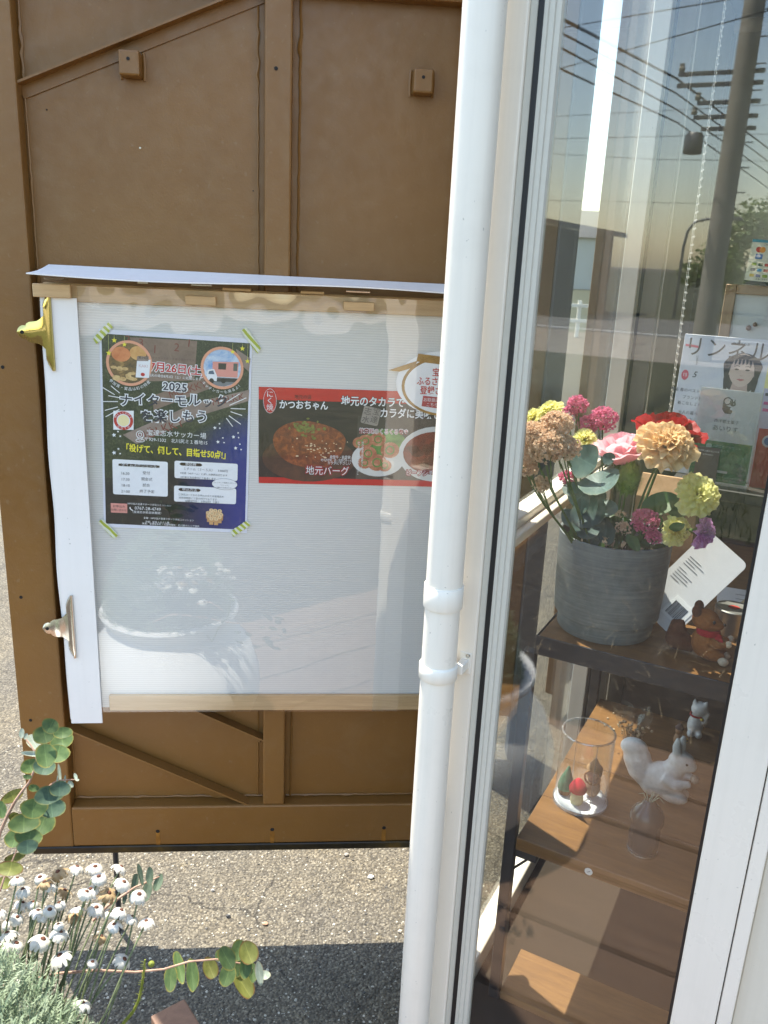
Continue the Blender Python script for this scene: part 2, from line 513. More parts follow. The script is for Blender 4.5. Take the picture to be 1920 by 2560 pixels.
# embedded chips of the asphalt near the sign
def stones(n, x0, x1, y0, y1, smin, smax, seed):
    rnd = random.Random(seed); v, f = [], []
    for i in range(n):
        x, y = rnd.uniform(x0, x1), rnd.uniform(y0, y1)
        s = smin + (smax - smin) * rnd.random() ** 2.6
        a = rnd.uniform(0, 6.28); b = len(v); k = 5
        e = rnd.uniform(.55, 1)
        up = s * rnd.uniform(.25, .6)
        for j in range(k):
            t = a + 2 * math.pi * j / k + rnd.uniform(-.3, .3)
            v.append((x + s * math.cos(t), y + s * e * math.sin(t), -.0005))
        for j in range(k):
            t = a + 2 * math.pi * j / k + rnd.uniform(-.3, .3)
            v.append((x + .62 * s * math.cos(t), y + .62 * s * e * math.sin(t), up + rnd.uniform(-.2, .2) * s))
        for j in range(k):
            j2 = (j + 1) % k
            f.append((b + j, b + j2, b + k + j2, b + k + j))
        f.append(tuple(b + k + j for j in range(k)))
    return v, f
for nm, col, n, sd, mx in (('pale_gravel', [(.3, (.26, .24, .19)), (.7, (.46, .43, .35))], 6500, 3, .0048), ('grey_gravel', [(.3, (.035, .034, .032)), (.7, (.10, .094, .08))], 3600, 4, .0050)):
    v, f = stones(n, -1.3, .35, 1.25, 3.3, .0016, mx, sd)
    o = mesh(nm, v, f, m_noise2(nm, col, 70, .8), None)
    tag(o, 'small stone chips set in the asphalt, ' + ('pale ones' if 'pale' in nm else 'dark grey ones'), 'gravel', kind='stuff')

PEB = [flat('pebble_%d' % i, c, .8) for i, c in enumerate(((.62, .60, .55), (.03, .03, .03), (.34, .20, .12), (.30, .28, .25), (.22, .20, .17), (.45, .40, .32)))]
for x, y, r, m, l_ in ((.011, 1.963, .0085, 0, 'white pebble, largest and palest on the asphalt by the downpipe'), (-.359, 1.794, .0065, 1, 'small black stone lying alone on the sunlit asphalt'), (-.259, 1.774, .0070, 2, 'reddish brown pebble in the middle of the asphalt'), (-.419, 1.886, .0055, 3, 'grey pebble on the asphalt right of the thin leg'), (-.063, 2.051, .0075, 4, 'dull grey pebble under the bottom edge of the panel'), (.092, 1.77, .0060, 5, 'beige pebble beside the foot of the downpipe')):
    o = thing('pebble', l_, 'pebble', Matrix.Translation((x, y, 0)), group='loose pebbles on the asphalt')
    mesh('stone', *ell_vf((0, 0, r * .45), (r, r * .75, r * .6), 10, 7, .5, x * 50 + y), PEB[m], o, True)
SOIL = m_noise2('soil', [(.3, (.014, .010, .008)), (.55, (.032, .023, .016)), (.75, (.075, .056, .038))], 22, .95, 7, .8, .01)
LAWN = m_noise2('lawn', [(.3, (.024, .028, .013)), (.55, (.050, .052, .026)), (.75, (.105, .092, .055))], 3.0, .95, 7, .6, .02)
ROAD = m_noise2('road', [(.3, (.10, .098, .09)), (.7, (.16, .155, .145))], 4, .9)
GRAVL = m_noise2('gravel_lot', [(.3, (.17, .15, .125)), (.7, (.28, .25, .205))], 3, .95)
sheet('soil_bed', -9, 7, -4.4, -1.53, .004, SOIL, SF)
sheet('lawn', -40, 30, -15, -4.4, .006, LAWN, SF)
sheet('gravel_lot', -60, 60, -21, -15, .004, GRAVL, SF)
sheet('road', -160, 160, -29, -21, .006, ROAD, SF)
mk = sheet('road_marking', -160, 160, -21.8, -21.62, .010, flat('road_paint', (.7, .7, .68), .6), SF)
sheet('field', -400, 400, -400, -29, .008, LAWN, SF)
sheet('meadow', -200, 500, 22, 500, .006, LAWN)

# deck of wide boards in front of the shop glass (most of it is only seen mirrored)
dk = thing('deck', 'wide weathered brown boards laid in front of the shop glass', 'deck', SF)
dk['kind'] = 'structure'
for i in range(6):
    b1 = -.015 - .2525 * i; b0 = b1 - .243
    a0 = (-.10, -.95, -1.15, -1.05, -1.2, -1.1)[i]
    box('plank', a0, 3.4, b0, b1, .0045, .032 + .0012 * (i % 3), DECK, dk, .004)
# dry straw and weeds on the soil
rnd = random.Random(11); v, f = [], []
for i in range(1500):
    x, y = rnd.uniform(-3.5, 2.6), rnd.uniform(-4.4, -1.55)
    L = rnd.uniform(.03, .14); a = rnd.uniform(0, 6.28); wv = .0016
    h = rnd.uniform(.003, .05); b = len(v)
    dx, dy = math.cos(a) * L, math.sin(a) * L; nx, ny = -math.sin(a) * wv, math.cos(a) * wv
    v += [(x + nx, y + ny, .006), (x - nx, y - ny, .006), (x + dx, y + dy, .006 + h)]; f.append((b, b + 1, b + 2))
tag(mesh('dry_straw', v, f, flat('straw', (.26, .20, .12), .8), None, False, SF), 'dry straw scattered on the dark soil bed', 'straw', kind='stuff')
v, f = [], []
for i in range(9000):
    cx, cy = rnd.uniform(-7, 2.5), rnd.uniform(-9.5, -3.4)
    if noise.noise(Vector((cx * .9, cy * .9, 3))) < (.25 if cy > -4.3 else -.35): continue
    L = rnd.uniform(.05, .16); a = rnd.uniform(0, 6.28); b = len(v)
    nx, ny = math.cos(a) * .004, math.sin(a) * .004
    v += [(cx + nx, cy + ny, .005), (cx - nx, cy - ny, .005), (cx + rnd.uniform(-.05, .05), cy + rnd.uniform(-.05, .05), L)]; f.append((b, b + 1, b + 2))
tag(mesh('grass', v, f, petal_mat('grass_blade', (104, 112, 58), (80, 90, 42), .3, k=.6), None, False, SF), 'short green grass behind the soil bed', 'grass', kind='stuff')

# ------------------------------------------------------------------ brown steel panel
pn = thing('steel_panel', 'large brown painted steel panel with welded ribs on thin legs', 'panel', PF)
Y0, Y1, YS = .030, .078, .066          # front of ribs, back, front of the sheet
UL, UR, ZB, ZT = -.412, .525, .262, 2.168
box('sheet', UL + .01, UR - .01, YS, YS + .004, ZB + .01, ZT - .01, BROWN, pn, 0)
box('post', UL, -.312, Y0, Y1, ZB + .001, ZT, BROWN, pn, .004, seg=2)
box('post', .1415, .1935, Y0 + .001, Y1 - .006, .3873, ZT - .033, BROWN, pn, .004, seg=2)
box('post', UR - .007, UR, Y0, Y1, ZB + .001, ZT, BROWN, pn, .004, seg=2)
box('beam', -.312, UR - .007, Y0 - .0012, Y1 - .002, ZB + .016, .387, BROWN, pn, .004, seg=2)
box('beam', -.312, UR - .007, Y0, Y1 - .003, ZT - .032, ZT, BROWN, pn, .004, seg=2)
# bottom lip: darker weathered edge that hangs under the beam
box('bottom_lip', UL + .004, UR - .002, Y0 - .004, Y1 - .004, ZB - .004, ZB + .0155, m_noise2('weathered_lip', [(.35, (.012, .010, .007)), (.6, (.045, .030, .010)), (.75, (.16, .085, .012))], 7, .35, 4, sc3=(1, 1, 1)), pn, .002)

def angle_iron(p0, p1, wd=.036, dp=.034):
    """L-section brace lying on the sheet from p0 to p1 (u, z)"""
    a, b = Vector((p0[0], p0[1])), Vector((p1[0], p1[1])); d = (b - a).normalized(); n = Vector((-d.y, d.x))
    t = .004
    prof = [(0, YS), (0, YS - dp), (t, YS - dp), (t, YS - t), (-wd, YS - t), (-wd, YS)]
    # flange standing out towards the viewer along the upper edge, other leg flat on the sheet
    v = []
    for e in (a, b):
        for q, y in prof:
            v.append((e.x + n.x * q, y, e.y + n.y * q))
    k = len(prof)
    f = [(i, (i + 1) % k, (i + 1) % k + k, i + k) for i in range(k)] + [tuple(range(k - 1, -1, -1)), tuple(range(k, 2 * k))]
    return mesh('brace', v, f, BROWN, pn)
angle_iron((-.318, 1.951), (.1415, 2.145), .022, .03)
angle_iron((-.318, .600), (.1415, .365), .034, .034)
angle_iron((-.06, .662), (.1415, .560), .022, .03)

def bead(u, z0, z1, seed, amp=.0022, y=YS - .001, horiz=False, r0=.0026):
    rnd = random.Random(seed); pts, rad = [], []
    n = max(8, int((z1 - z0) / .012)); blob = 0
    for i in range(n + 1):
        z = z0 + (z1 - z0) * i / n
        blob = blob * .6 + (rnd.random() < .07) * rnd.uniform(.5, 1.)
        w_ = u + rnd.uniform(-1, 1) * amp * (.25 + blob)
        pts.append((z, y, w_) if horiz else (w_, y, z)); rad.append(r0 * (.7 + .25 * rnd.random() + 1.0 * blob))
    return tube('weld_bead', pts, rad, WELD, pn, 6)
bead(-.308, .39, 1.95, 1); bead(-.308, 1.96, 2.13, 12)
bead(.128, .39, 2.13, 2, .004); bead(.2075, .39, 2.13, 3, .004, r0=.0034)
bead(.391, -.31, .14, 4, horiz=True); bead(.391, .196, .515, 5, horiz=True)


def bracket(u0, u1, z0, z1):
    br = box('bracket', u0, u1, Y0 + .0, YS, z0, z1, BROWN, pn, .004, seg=2)
    cu, cz = (u0 + u1) / 2 - .001, (z0 + z1) / 2 + .006
    lathe('bolt_hole', [(0, 0), (.0028, 0), (.0032, .0006), (0, .0007)], DARKHOLE, br, 12, M=Matrix.Translation((cu, Y0 - .0004, cz)) @ Matrix.Rotation(math.pi / 2, 4, 'X'))
    for s in (-1, 1):
        x = u0 if s < 0 else u1
        tube('weld_bead', [(x + s * .002, YS - .001, z0 - .002), (x + s * .003, YS - .001, (z0 + z1) / 2), (x + s * .002, YS - .001, z1 + .002)], [.003, .0038, .003], WELD, br, 6)
bracket(-.126, -.088, 1.977, 2.021); bracket(.423, .462, 1.979, 2.022)

def hole(u, z, r=.0032, rust=False, y=Y0):
    lathe('bolt_hole', [(0, 0), (r, 0), (r * 1.15, .0006), (0, .0008)], DARKHOLE, pn, 12, M=Matrix.Translation((u, y - .0003, z)) @ Matrix.Rotation(math.pi / 2, 4, 'X'))
    if rust:
        rr = random.Random(int(u * 1000)); v = []
        zz = [z - .001, z - .012, z - .024, z - .036, ZB + .017]
        for q in zz:
            hw = .0045 + rr.uniform(-.001, .0015)
            v += [(u - hw, y - .0007, q), (u + hw, y - .0007, q)]
        mesh('rust_stain', v, [(2 * i, 2 * i + 2, 2 * i + 3, 2 * i + 1) for i in range(len(zz) - 1)], RUSTY, pn)
hole(.163, 2.005, y=Y0 + .001); hole(-.384, .929); hole(-.387, .624); hole(-.38, 1.43); hole(-.375, 1.95)
for u in (-.111, .165, .441): hole(u, .318, .0042, True, Y0 - .0012)
# chips of bare metal on the sheet
for u, z, r in ((-.099, 1.857, .0022), (-.27, 1.915, .0016), (.118, 1.79, .0014)):
    lathe('paint_chip', [(0, 0), (r, 0), (r * .8, .0004), (0, .0005)], flat('paint_chip', (.62, .58, .45), .6) if r > .002 else DARKHOLE, pn, 7, M=Matrix.Translation((u, YS - .0003, z)) @ Matrix.Rotation(math.pi / 2, 4, 'X'))
# legs
for u in (-.222, .530):
    lg = tube('leg', [(u, .058, .0), (u, .058, ZB - .004)], .0068, STEELB, pn, 10)
    box('top_plate', u - (.048 if u < 0 else .02), u + (.046 if u < 0 else .01), .036, .082, ZB - .0105, ZB - .0045, m_noise2('plate_rust', [(.4, (.03, .02, .018)), (.7, (.22, .09, .05))], 40), lg, .001)

# ------------------------------------------------------------------ notice board hung on the panel
sb = thing('notice_board', 'white fluted plastic notice board in a pine frame under clear film', 'notice board', PF)
def wavy(name, u0, u1, z0, z1, nu, nz, yfun, mat, parent, smooth=True):
    v = []
    for j in range(nz + 1):
        for i in range(nu + 1):
            u = u0 + (u1 - u0) * i / nu; z = z0 + (z1 - z0) * j / nz
            v.append((u, yfun(u, z), z))
    f = [(j * (nu + 1) + i, j * (nu + 1) + i + 1, (j + 1) * (nu + 1) + i + 1, (j + 1) * (nu + 1) + i) for j in range(nz) for i in range(nu)]
    return mesh(name, v, f, mat, parent, smooth)
box('backing_panel', -.275, .62, .004, .010, .672, 1.596, FLUTE, sb, 0)
box('top_trim', -.284, .622, -.006, .0035, 1.566, 1.598, PINE, sb, .0012)
box('top_rail', -.284, .622, .0105, .028, 1.564, 1.600, PINE, sb, .0012)
box('bottom_trim', -.20, .622, -.006, .0035, .669, .707, PINE, sb, .0012)
box('bottom_rail', -.275, .622, .0105, .028, .67, .706, PINE, sb, .0012)
for u0, u1, z0, z1 in ((-.292, -.222, 1.574, 1.599), (-.007, .052, 1.571, 1.588), (.300, .361, 1.572, 1.589)):
    box('wood_block', u0, u1, -.030, -.0195, z0, z1, PINE, sb, .0012)
for u0, u1 in ((.062, .118), (.215, .262)):
    box('wood_chip', u0, u1, -.0035, .0095, 1.5988, 1.6045, PINE, sb, .001)
for u0, u1 in ((-.273, -.236), (-.098, -.078), (.004, .043), (.305, .352)):
    box('hinge_leaf', u0, u1, -.016, .016, 1.6062, 1.6082, CHROME, sb, .0005)
    tube('hinge_pin', [(u0, -.016, 1.6085), (u1, -.016, 1.6085)], .0022, CHROME, sb, 8)
# folded white edge strip on the left, bulging a little between the clips
def strip(name, off, ul, ur, z0, z1, amp):
    nz, v = 30, []
    for j in range(nz + 1):
        z = z0 + (z1 - z0) * j / nz
        s = amp * math.sin(math.pi * j / nz) * (1 + .4 * math.sin(j * .7))
        for u, y in ((ul - s * .35, off), (ur, off + .001), (ur, off + .004), (ul - s * .35, off + .004)):
            v.append((u, y - s * .4, z))
    f = [(j * 4 + k, j * 4 + (k + 1) % 4, (j + 1) * 4 + (k + 1) % 4, (j + 1) * 4 + k) for j in range(nz) for k in range(4)] + [(3, 2, 1, 0), (nz * 4, nz * 4 + 1, nz * 4 + 2, nz * 4 + 3)]
    return mesh(name, v, f, WHITEPL, sb)
strip('edge_strip', -.021, -.281, -.2135, .646, 1.5735, .004)
strip('inner_strip', -.012, -.285, -.2165, .651, 1.5735, .010)
# rain cover: thin white sheet sloping out over the top
v = []
NU, NV = 36, 6
for j in range(NV + 1):
    for i in range(NU + 1):
        q = i / NU; r = j / NV
        u = -.276 + (.62 + .276) * q - .012 * r * (1 - q)
        y = .0295 - .102 * r
        z = 1.6335 - .0055 * q - .014 * r - .004 * math.sin(q * 7) * r - .003 * math.sin(math.pi * r)
        v.append((u, y, z))
n0 = len(v); v += [(p[0], p[1], p[2] - .0022) for p in v]
W_ = NU + 1; f = []
for j in range(NV):
    for i in range(NU):
        a = j * W_ + i
        f.append((a, a + W_, a + W_ + 1, a + 1)); f.append((a + n0, a + 1 + n0, a + W_ + 1 + n0, a + W_ + n0))
for i in range(NU):
    f.append((NV * W_ + i, NV * W_ + i + n0, NV * W_ + i + 1 + n0, NV * W_ + i + 1))
for j in range(NV):
    f.append((j * W_, j * W_ + n0, (j + 1) * W_ + n0, (j + 1) * W_))
mesh('rain_cover', v, f, WHITEPL, sb)
# clear film over everything, slightly wavy
def film_y(u, z):
    e = max(0, (z - 1.50) / .1)
    return -.0155 + .0007 * noise.noise(Vector((u * 3.2, z * 2.13, 1))) + e * e * .0022 * noise.noise(Vector((u * 22, z * 14, 5)))
wavy('clear_film', -.2125, .621, .671, 1.597, 120, 130, film_y, FILM, sb)

# ------------------------------------------------------------------ bulldog clips
def clip(name, label, mat, uc, zc, half=.0735):
    t = thing(name, label, 'clip', PF, (uc, -.022, zc))
    # spring bar: rounded wedge section swept along z, drawn in at the ends
    sec = [(-.009, .004), (-.0075, -.002), (-.001, -.0062), (.004, -.0072), (.0072, -.0056), (.0088, -.001), (.0082, .0015), (.002, .003)]
    v, f = [], []; n = 15
    for j in range(n):
        s = -1 + 2 * j / (n - 1); wd = 1 if abs(s) < .7 else 1 - .62 * ((abs(s) - .7) / .3) ** 1.5
        for x, y in sec:
            v.append(((x - .0085) * (wd if x < .004 else 1) + .0085 - (0), y, s * half))
    k = len(sec)
    for j in range(n - 1):
        for i in range(k):
            f.append((j * k + i, j * k + (i + 1) % k, (j + 1) * k + (i + 1) % k, (j + 1) * k + i))
    f += [tuple(range(k)), tuple(range((n - 1) * k + k - 1, (n - 1) * k - 1, -1))]
    b = mesh('jaw', v, f, mat, t, True)
    # thumb plate: waisted, lobed outline, bent up from the jaw and then flat
    stn = [(-.003, .036), (-.008, .031), (-.013, .0255), (-.019, .0215), (-.026, .0205), (-.033, .0195), (-.038, .0165), (-.0405, .0125), (-.045, .0130), (-.050, .0112), (-.054, .0072), (-.0565, .0010)]
    v, f = [], []
    for x, hw in stn:
        y = -.0035 - .0085 * min(1, (-.003 - x) / .020) ** 1.4
        for s_ in (-1, -.5, 0, .5, 1):
            v.append((x, y + .0022 * abs(s_) ** 2 * (1 if x < -.012 else .3), s_ * hw))
    m = len(v); v += [(p[0], p[1] + .0012, p[2]) for p in v]; n = len(stn)
    for i in range(n - 1):
        for k in range(4):
            q = i * 5 + k; f.append((q, q + 1, q + 6, q + 5)); f.append((q + m, q + 5 + m, q + 6 + m, q + 1 + m))
        for e in (0, 4):
            q = i * 5 + e; f.append((q, q + 5, q + 5 + m, q + m))
    h = mesh('thumb_plate', v, f, mat, t, True)
    lathe('eyelet', [(0, .0), (.0032, .0), (.0036, .0006), (0, .0007)], DARKHOLE, h, 14, M=Matrix.Translation((-.0465, -.0124, .0)) @ Matrix.Rotation(math.pi / 2, 4, 'X'))
    return t
clip('bulldog_clip', 'shiny brass bulldog clip on the upper left edge of the notice board', BRASS, -.2695, 1.5075)
clip('bulldog_clip', 'silver bulldog clip on the lower left edge of the notice board', CHROME, -.2665, .884)

# ------------------------------------------------------------------ printed colours
def photo_mat(name, stops, scale=40, detail=6, sc3=None, dist=.6):
    if name in MATS: return MATS[name]
    t = NT(name); n = t.noise(t.coord('Object', sc3), scale, detail, .7, dist)
    c = t.ramp(n.outputs[0], [(p, S(q)) for p, q in stops])
    MATS[name] = t.done(t.bsdf(c.outputs[0], .4).outputs[0]); return MATS[name]
PAPER = flat('poster_paper', (222, 224, 236), .5)
INKW = flat('ink_white', (236, 238, 240), .5)
INKB = flat('ink_black', (26, 24, 24), .5)
INKNAVY = flat('ink_navy', (34, 36, 58), .5)
INKY = flat('ink_yellow', (238, 226, 60), .5)
INKR = flat('ink_red', (188, 34, 34), .5)
INKBR = flat('ink_brown', (70, 56, 44), .5)
INKGR = flat('ink_grey', (78, 80, 84), .5)
SALMON = flat('ink_salmon', (226, 160, 128), .5)
PINKB = flat('ink_pink', (222, 150, 138), .5)
TAN = photo_mat('print_tan', [(.3, (112, 92, 80)), (.7, (142, 120, 106))], 30)
TAN2 = photo_mat('print_tan_light', [(.3, (126, 108, 98)), (.7, (158, 140, 130))], 30)
NUMR = flat('print_number_red', (120, 52, 44), .5)

# ------------------------------------------------------------------ event poster
po = thing('event_poster', 'A3 event poster with grass photo, schedule boxes and dark blue lower part', 'poster',
           PF @ Matrix.Translation((-.036, .0035, 1.305)) @ Matrix.Rotation(math.radians(1.7), 4, 'Y'))
def P(X, Y):
    X -= 610; Y -= 455
    return (-.150 + .300 * (X - .0405 * Y) / 945, .206 - .412 * (Y - .0715 * X) / 1238)
K = .000322
box('sheet_of_paper', -.150, .150, -.0010, -.0004, -.206, .206, PAPER, po, 0)
Y_ = -.0013
# photo of grass with a blue wash to the lower right
t = NT('poster_background'); co = t.coord()
n1 = t.noise(co, 130, 6, .75, 1.5); n2 = t.noise(co, 18, 4)
gr = t.ramp(n1.outputs[0], [(.25, S((18, 25, 15))), (.5, S((44, 54, 33))), (.72, S((94, 100, 72)))])
sepx = t.n('ShaderNodeSeparateXYZ'); t.l(co, sepx.inputs[0])
dn = t.math('ADD', t.math('MULTIPLY', sepx.outputs[2], -5.0), t.math('MULTIPLY', sepx.outputs[0], 2.2))
dn = t.math('ADD', dn, t.math('MULTIPLY', n2.outputs[0], .25))
lo = t.ramp(sepx.outputs[0], [(.0, S((16, 20, 20))), (.1, S((28, 44, 132)))])
lo.color_ramp.elements[0].position = .0; lo.color_ramp.elements[1].position = .13
dn2 = t.ramp(dn, [(.12, (0, 0, 0)), (.42, (1, 1, 1))])
t2 = t.mix(t.math('MULTIPLY', dn2.outputs[0], .88), gr.outputs[0], lo.outputs[0])
BGP = t.done(t.bsdf(t2, .45).outputs[0])
v = [(-.1455, Y_, -.1985), (.1455, Y_, -.1985), (.1455, Y_, .1975), (-.1455, Y_, .1975)]
mesh('background_print', v, [(0, 1, 2, 3)], BGP, po)
Y_ = -.0016
def PP(pts): return [P(*q) for q in pts]
poly(po, PP([(800, 505), (1215, 530), (1210, 770), (860, 770)]), Y_, TAN)
poly(po, PP([(1460, 580), (1555, 640), (1550, 720), (1480, 660)]), Y_, TAN2)
poly(po, PP([(950, 860), (1280, 745), (1310, 820), (960, 950)]), Y_, TAN)
poly(po, PP([(770, 1100), (1240, 900), (1560, 830), (1560, 900), (1260, 985), (860, 1160)]), Y_, TAN2)
for s, x, y, r in (('3', 870, 540, -.05), ('1', 955, 580, .05), ('2', 1090, 570, .1), ('1', 1165, 545, .12), ('3', 790, 520, -.2)):
    a, b = P(x, y); text(po, s, a, b, 70 * K, NUMR, -.0019, rot=r)
a, b = P(1170, 825); text(po, 'MÖLKKY', a, b, 62 * K, NUMR, -.0019, rot=-.38)
a, b = P(1010, 1075); text(po, 'MÖLKKY', a, b, 78 * K, NUMR, -.0019, rot=-.40)
a, b = P(1430, 890); text(po, 'MÖLKK', a, b, 62 * K, NUMR, -.0019, rot=-.25)
# purple wash over the lower edge
# round photos
def disc(X, Y, r, mat, y, n=40): 
    a, b = P(X, Y); return poly(po, ngon(a, b, r * K, r * K, n), y, mat)
FOODBG = photo_mat('print_food', [(.3, (40, 44, 34)), (.55, (120, 92, 50)), (.75, (214, 172, 104))], 60)
disc(800, 660, 128, FOODBG, -.0020)
a, b = P(800, 660); ring(po, a, b, 124 * K, 141 * K, -.0023, SALMON)
poly(po, ngon(*P(748, 605), 58 * K, 46 * K, 20), -.0023, photo_mat('print_persimmon', [(.3, (196, 110, 62)), (.7, (226, 150, 96))], 40))
poly(po, ngon(*P(852, 600), 52 * K, 44 * K, 20), -.00225, photo_mat('print_melon', [(.3, (196, 140, 76)), (.7, (222, 176, 112))], 40))
rr = random.Random(2)
CHIP = photo_mat('print_chips', [(.3, (176, 136, 76)), (.7, (232, 204, 148))], 90)
for i in range(12):
    poly(po, ngon(*P(700 + rr.uniform(0, 130), 680 + rr.uniform(0, 80)), rr.uniform(14, 30) * K, rr.uniform(8, 15) * K, 7, rr.uniform(0, 3)), -.0023 - .00002 * i, CHIP)
poly(po, PP([(848, 640), (932, 640), (925, 750), (842, 745)]), -.0027, INKW)
poly(po, PP([(848, 618), (920, 620), (918, 648), (846, 646)]), -.00275, TAN2)
a, b = P(885, 628); text(po, '第34回', a, b, 20 * K, INKB, -.003)
a, b = P(888, 678); text(po, 'KAKI', a, b, 26 * K, flat('ink_pale_pink', (206, 176, 176), .5), -.003)
poly(po, ngon(*P(886, 728), 13 * K, 11 * K, 14), -.003, INKR)
disc(1380, 695, 120, photo_mat('print_sky', [(.35, (96, 150, 208)), (.6, (216, 228, 236))], 22), -.0020)
poly(po, PP([(1275, 745), (1490, 760), (1455, 790), (1400, 808), (1330, 800)]), -.0022, flat('print_tarmac', (120, 124, 128), .5))
a, b = P(1380, 695); ring(po, a, b, 116 * K, 133 * K, -.0028, SALMON)
poly(po, PP([(1318, 655), (1482, 660), (1480, 755), (1322, 745)]), -.0023, PINKB)
poly(po, PP([(1355, 665), (1405, 667), (1404, 705), (1356, 702)]), -.0025, flat('print_dark', (52, 50, 44), .5))
poly(po, PP([(1450, 668), (1476, 669), (1476, 715), (1451, 713)]), -.0025, flat('print_dark2', (84, 92, 84), .5))
poly(po, PP([(1290, 705), (1330, 700), (1352, 745), (1350, 775), (1285, 765)]), -.0025, INKW)
poly(po, PP([(1298, 712), (1325, 708), (1334, 732), (1296, 730)]), -.0026, flat('print_window', (80, 100, 120), .5))
poly(po, PP([(1320, 755), (1480, 760), (1478, 782), (1320, 776)]), -.0024, flat('print_chassis', (40, 42, 46), .5))
for X in (1318, 1392): poly(po, ngon(*P(X, 772), 15 * K, 17 * K, 14), -.0027, INKB)
# hanging stars
for X, Y, r in ((705, 522, 17), (768, 547, 15), (673, 597, 18), (1440, 597, 15), (1500, 578, 17), (1537, 655, 16)):
    a, b = P(X, Y); star(po, a, b, r * K, -.0031, INKY)
    line2(po, [(a, b + 15 * K), (a, .196)], 2 * K, -.0030, flat('ink_string', (190, 190, 120), .5))
# date and title
a, b = P(1010, 635); text(po, 'ナイタースポーツ 夏の夜の交流大会', P(1080, 637)[0], b, 17 * K, flat('ink_mauve', (96, 70, 70), .5), -.0019)
a, b = P(1100, 700); text(po, '7月26日(土)', a, b, 66 * K, INKR, -.0019, outline=(INKW, 5.5 * K), offset=1.6 * K, rot=.03)
a, b = P(1085, 748); text(po, '雨天の場合8月2日（土）に延期します', a, b, 19.5 * K, INKW, -.0019, rot=.02)
a, b = P(1090, 810); text(po, '2025', a, b, 70 * K, INKNAVY, -.0019, offset=1.5 * K, outline=(INKW, 7 * K), rot=.03, sx=1.05, space=1.05)
for i, ch in enumerate('ナイターモルック'):
    X = 785 + 86 * i; a, b = P(X, 885 + (4, -3, 5, 0, 4, -4, 10, 2)[i] + (X - 785) * .03)
    text(po, ch, a, b, (84, 80, 84, 80, 84, 84, 66, 84)[i] * K, INKNAVY, -.0019 - .00003 * i, offset=1.3 * K, outline=(INKW, 7 * K), rot=(.05, -.04, .06, .03, -.05, .03, .06, .0)[i])
for i, ch in enumerate('を楽しもう'):
    X = 920 + 87 * i; a, b = P(X, 992 + (X - 920) * .02)
    text(po, ch, a, b, 84 * K, INKNAVY, -.0021 - .00003 * i, offset=1.3 * K, outline=(INKW, 7 * K), rot=(.0, .05, -.05, .04, -.02)[i])
for (x0, y0, x1, y1) in ((640, 805, 715, 850), (690, 795, 745, 840), (675, 855, 745, 868), (640, 890, 735, 892), (655, 945, 735, 925), (660, 985, 745, 940),
                         (1420, 905, 1500, 855), (1440, 925, 1545, 880), (1450, 945, 1545, 950), (1450, 965, 1525, 990), (1425, 1005, 1470, 1060), (1440, 990, 1520, 1045)):
    line2(po, PP([(x0, y0), (x1, y1)]), 5 * K, -.0021, INKW)
# arc captions under the round photos
def arc(s, X, Y, r, a0, a1, size, mat):
    cx, cz = P(X, Y)
    for i, ch in enumerate(s):
        if ch == ' ': continue
        t_ = math.radians(a0 + (a1 - a0) * i / (len(s) - 1))
        text(po, ch, cx + r * K * math.sin(t_), cz - r * K * math.cos(t_), size * K, mat, -.0024, rot=-t_)
arc('参加賞・賞品は町の特産', 800, 660, 162, -44, 46, 23, INKW)
arc('キッチンカーも来るよ！', 1380, 695, 152, -48, 48, 23, INKW)
# round emblem (its animal figure is left out)
poly(po, PP([(708, 948), (836, 950), (838, 1070), (710, 1066)]), -.0024, INKW)
a, b = P(773, 1010); ring(po, a, b, 42 * K, 60 * K, -.0027, INKR)
poly(po, ngon(a, b, 36 * K, 36 * K, 24), -.0027, flat('emblem_cream', (240, 226, 170), .5))
for s, sg, aa in (('WELCOME', 1, 62), ('NOTO', -1, 38)):
    for i, ch in enumerate(s):
        t_ = math.radians(-aa + 2 * aa * i / (len(s) - 1))
        text(po, ch, a + 51 * K * math.sin(t_), b + sg * 51 * K * math.cos(t_), 17 * K, INKW, -.003, rot=sg * t_)
# place, slogan
cx, cz = P(880, 1100)
ring(po, cx, cz, 9 * K, 13 * K, -.0022, INKW, 20); ring(po, cx, cz + 1 * K, 21 * K, 25 * K, -.0022, INKW, 24)
line2(po, [(cx - 19 * K, cz - 14 * K), (cx, cz - 44 * K), (cx + 19 * K, cz - 14 * K)], 4 * K, -.0023, INKW)
v = []; pts = ngon(cx, cz - 38 * K, 27 * K, 10 * K, 18); line2(po, pts + [pts[0]], 3.5 * K, -.0023, INKW)
a, b = P(1112, 1104); text(po, '宝達志水サッカー場', a, b, 42 * K, INKW, -.0022, rot=.01)
a, b = P(1110, 1146); text(po, '〒929-1332　北川尻ミ１番地15', a, b, 29 * K, INKW, -.0022, rot=.01)
a, b = P(1115, 1215); text(po, '「投げて、倒して、目指せ50点!」', a, b, 56 * K, INKY, -.0022, offset=1.6 * K, sx=.80, rot=.025)
for X, Y, r in ((715, 1100, 15), (740, 1078, 8), (755, 1108, 8), (718, 1212, 15), (745, 1188, 9), (757, 1218, 8), (1355, 1065, 12), (1383, 1040, 7), (1387, 1068, 7), (1380, 1155, 13), (1410, 1130, 7), (1420, 1160, 7), (1478, 1125, 13), (1507, 1100, 7), (1512, 1130, 7), (1497, 1197, 13), (1523, 1172, 7), (1533, 1207, 7)):
    a, b = P(X, Y); star(po, a, b, r * K, -.0022, INKW, .2)
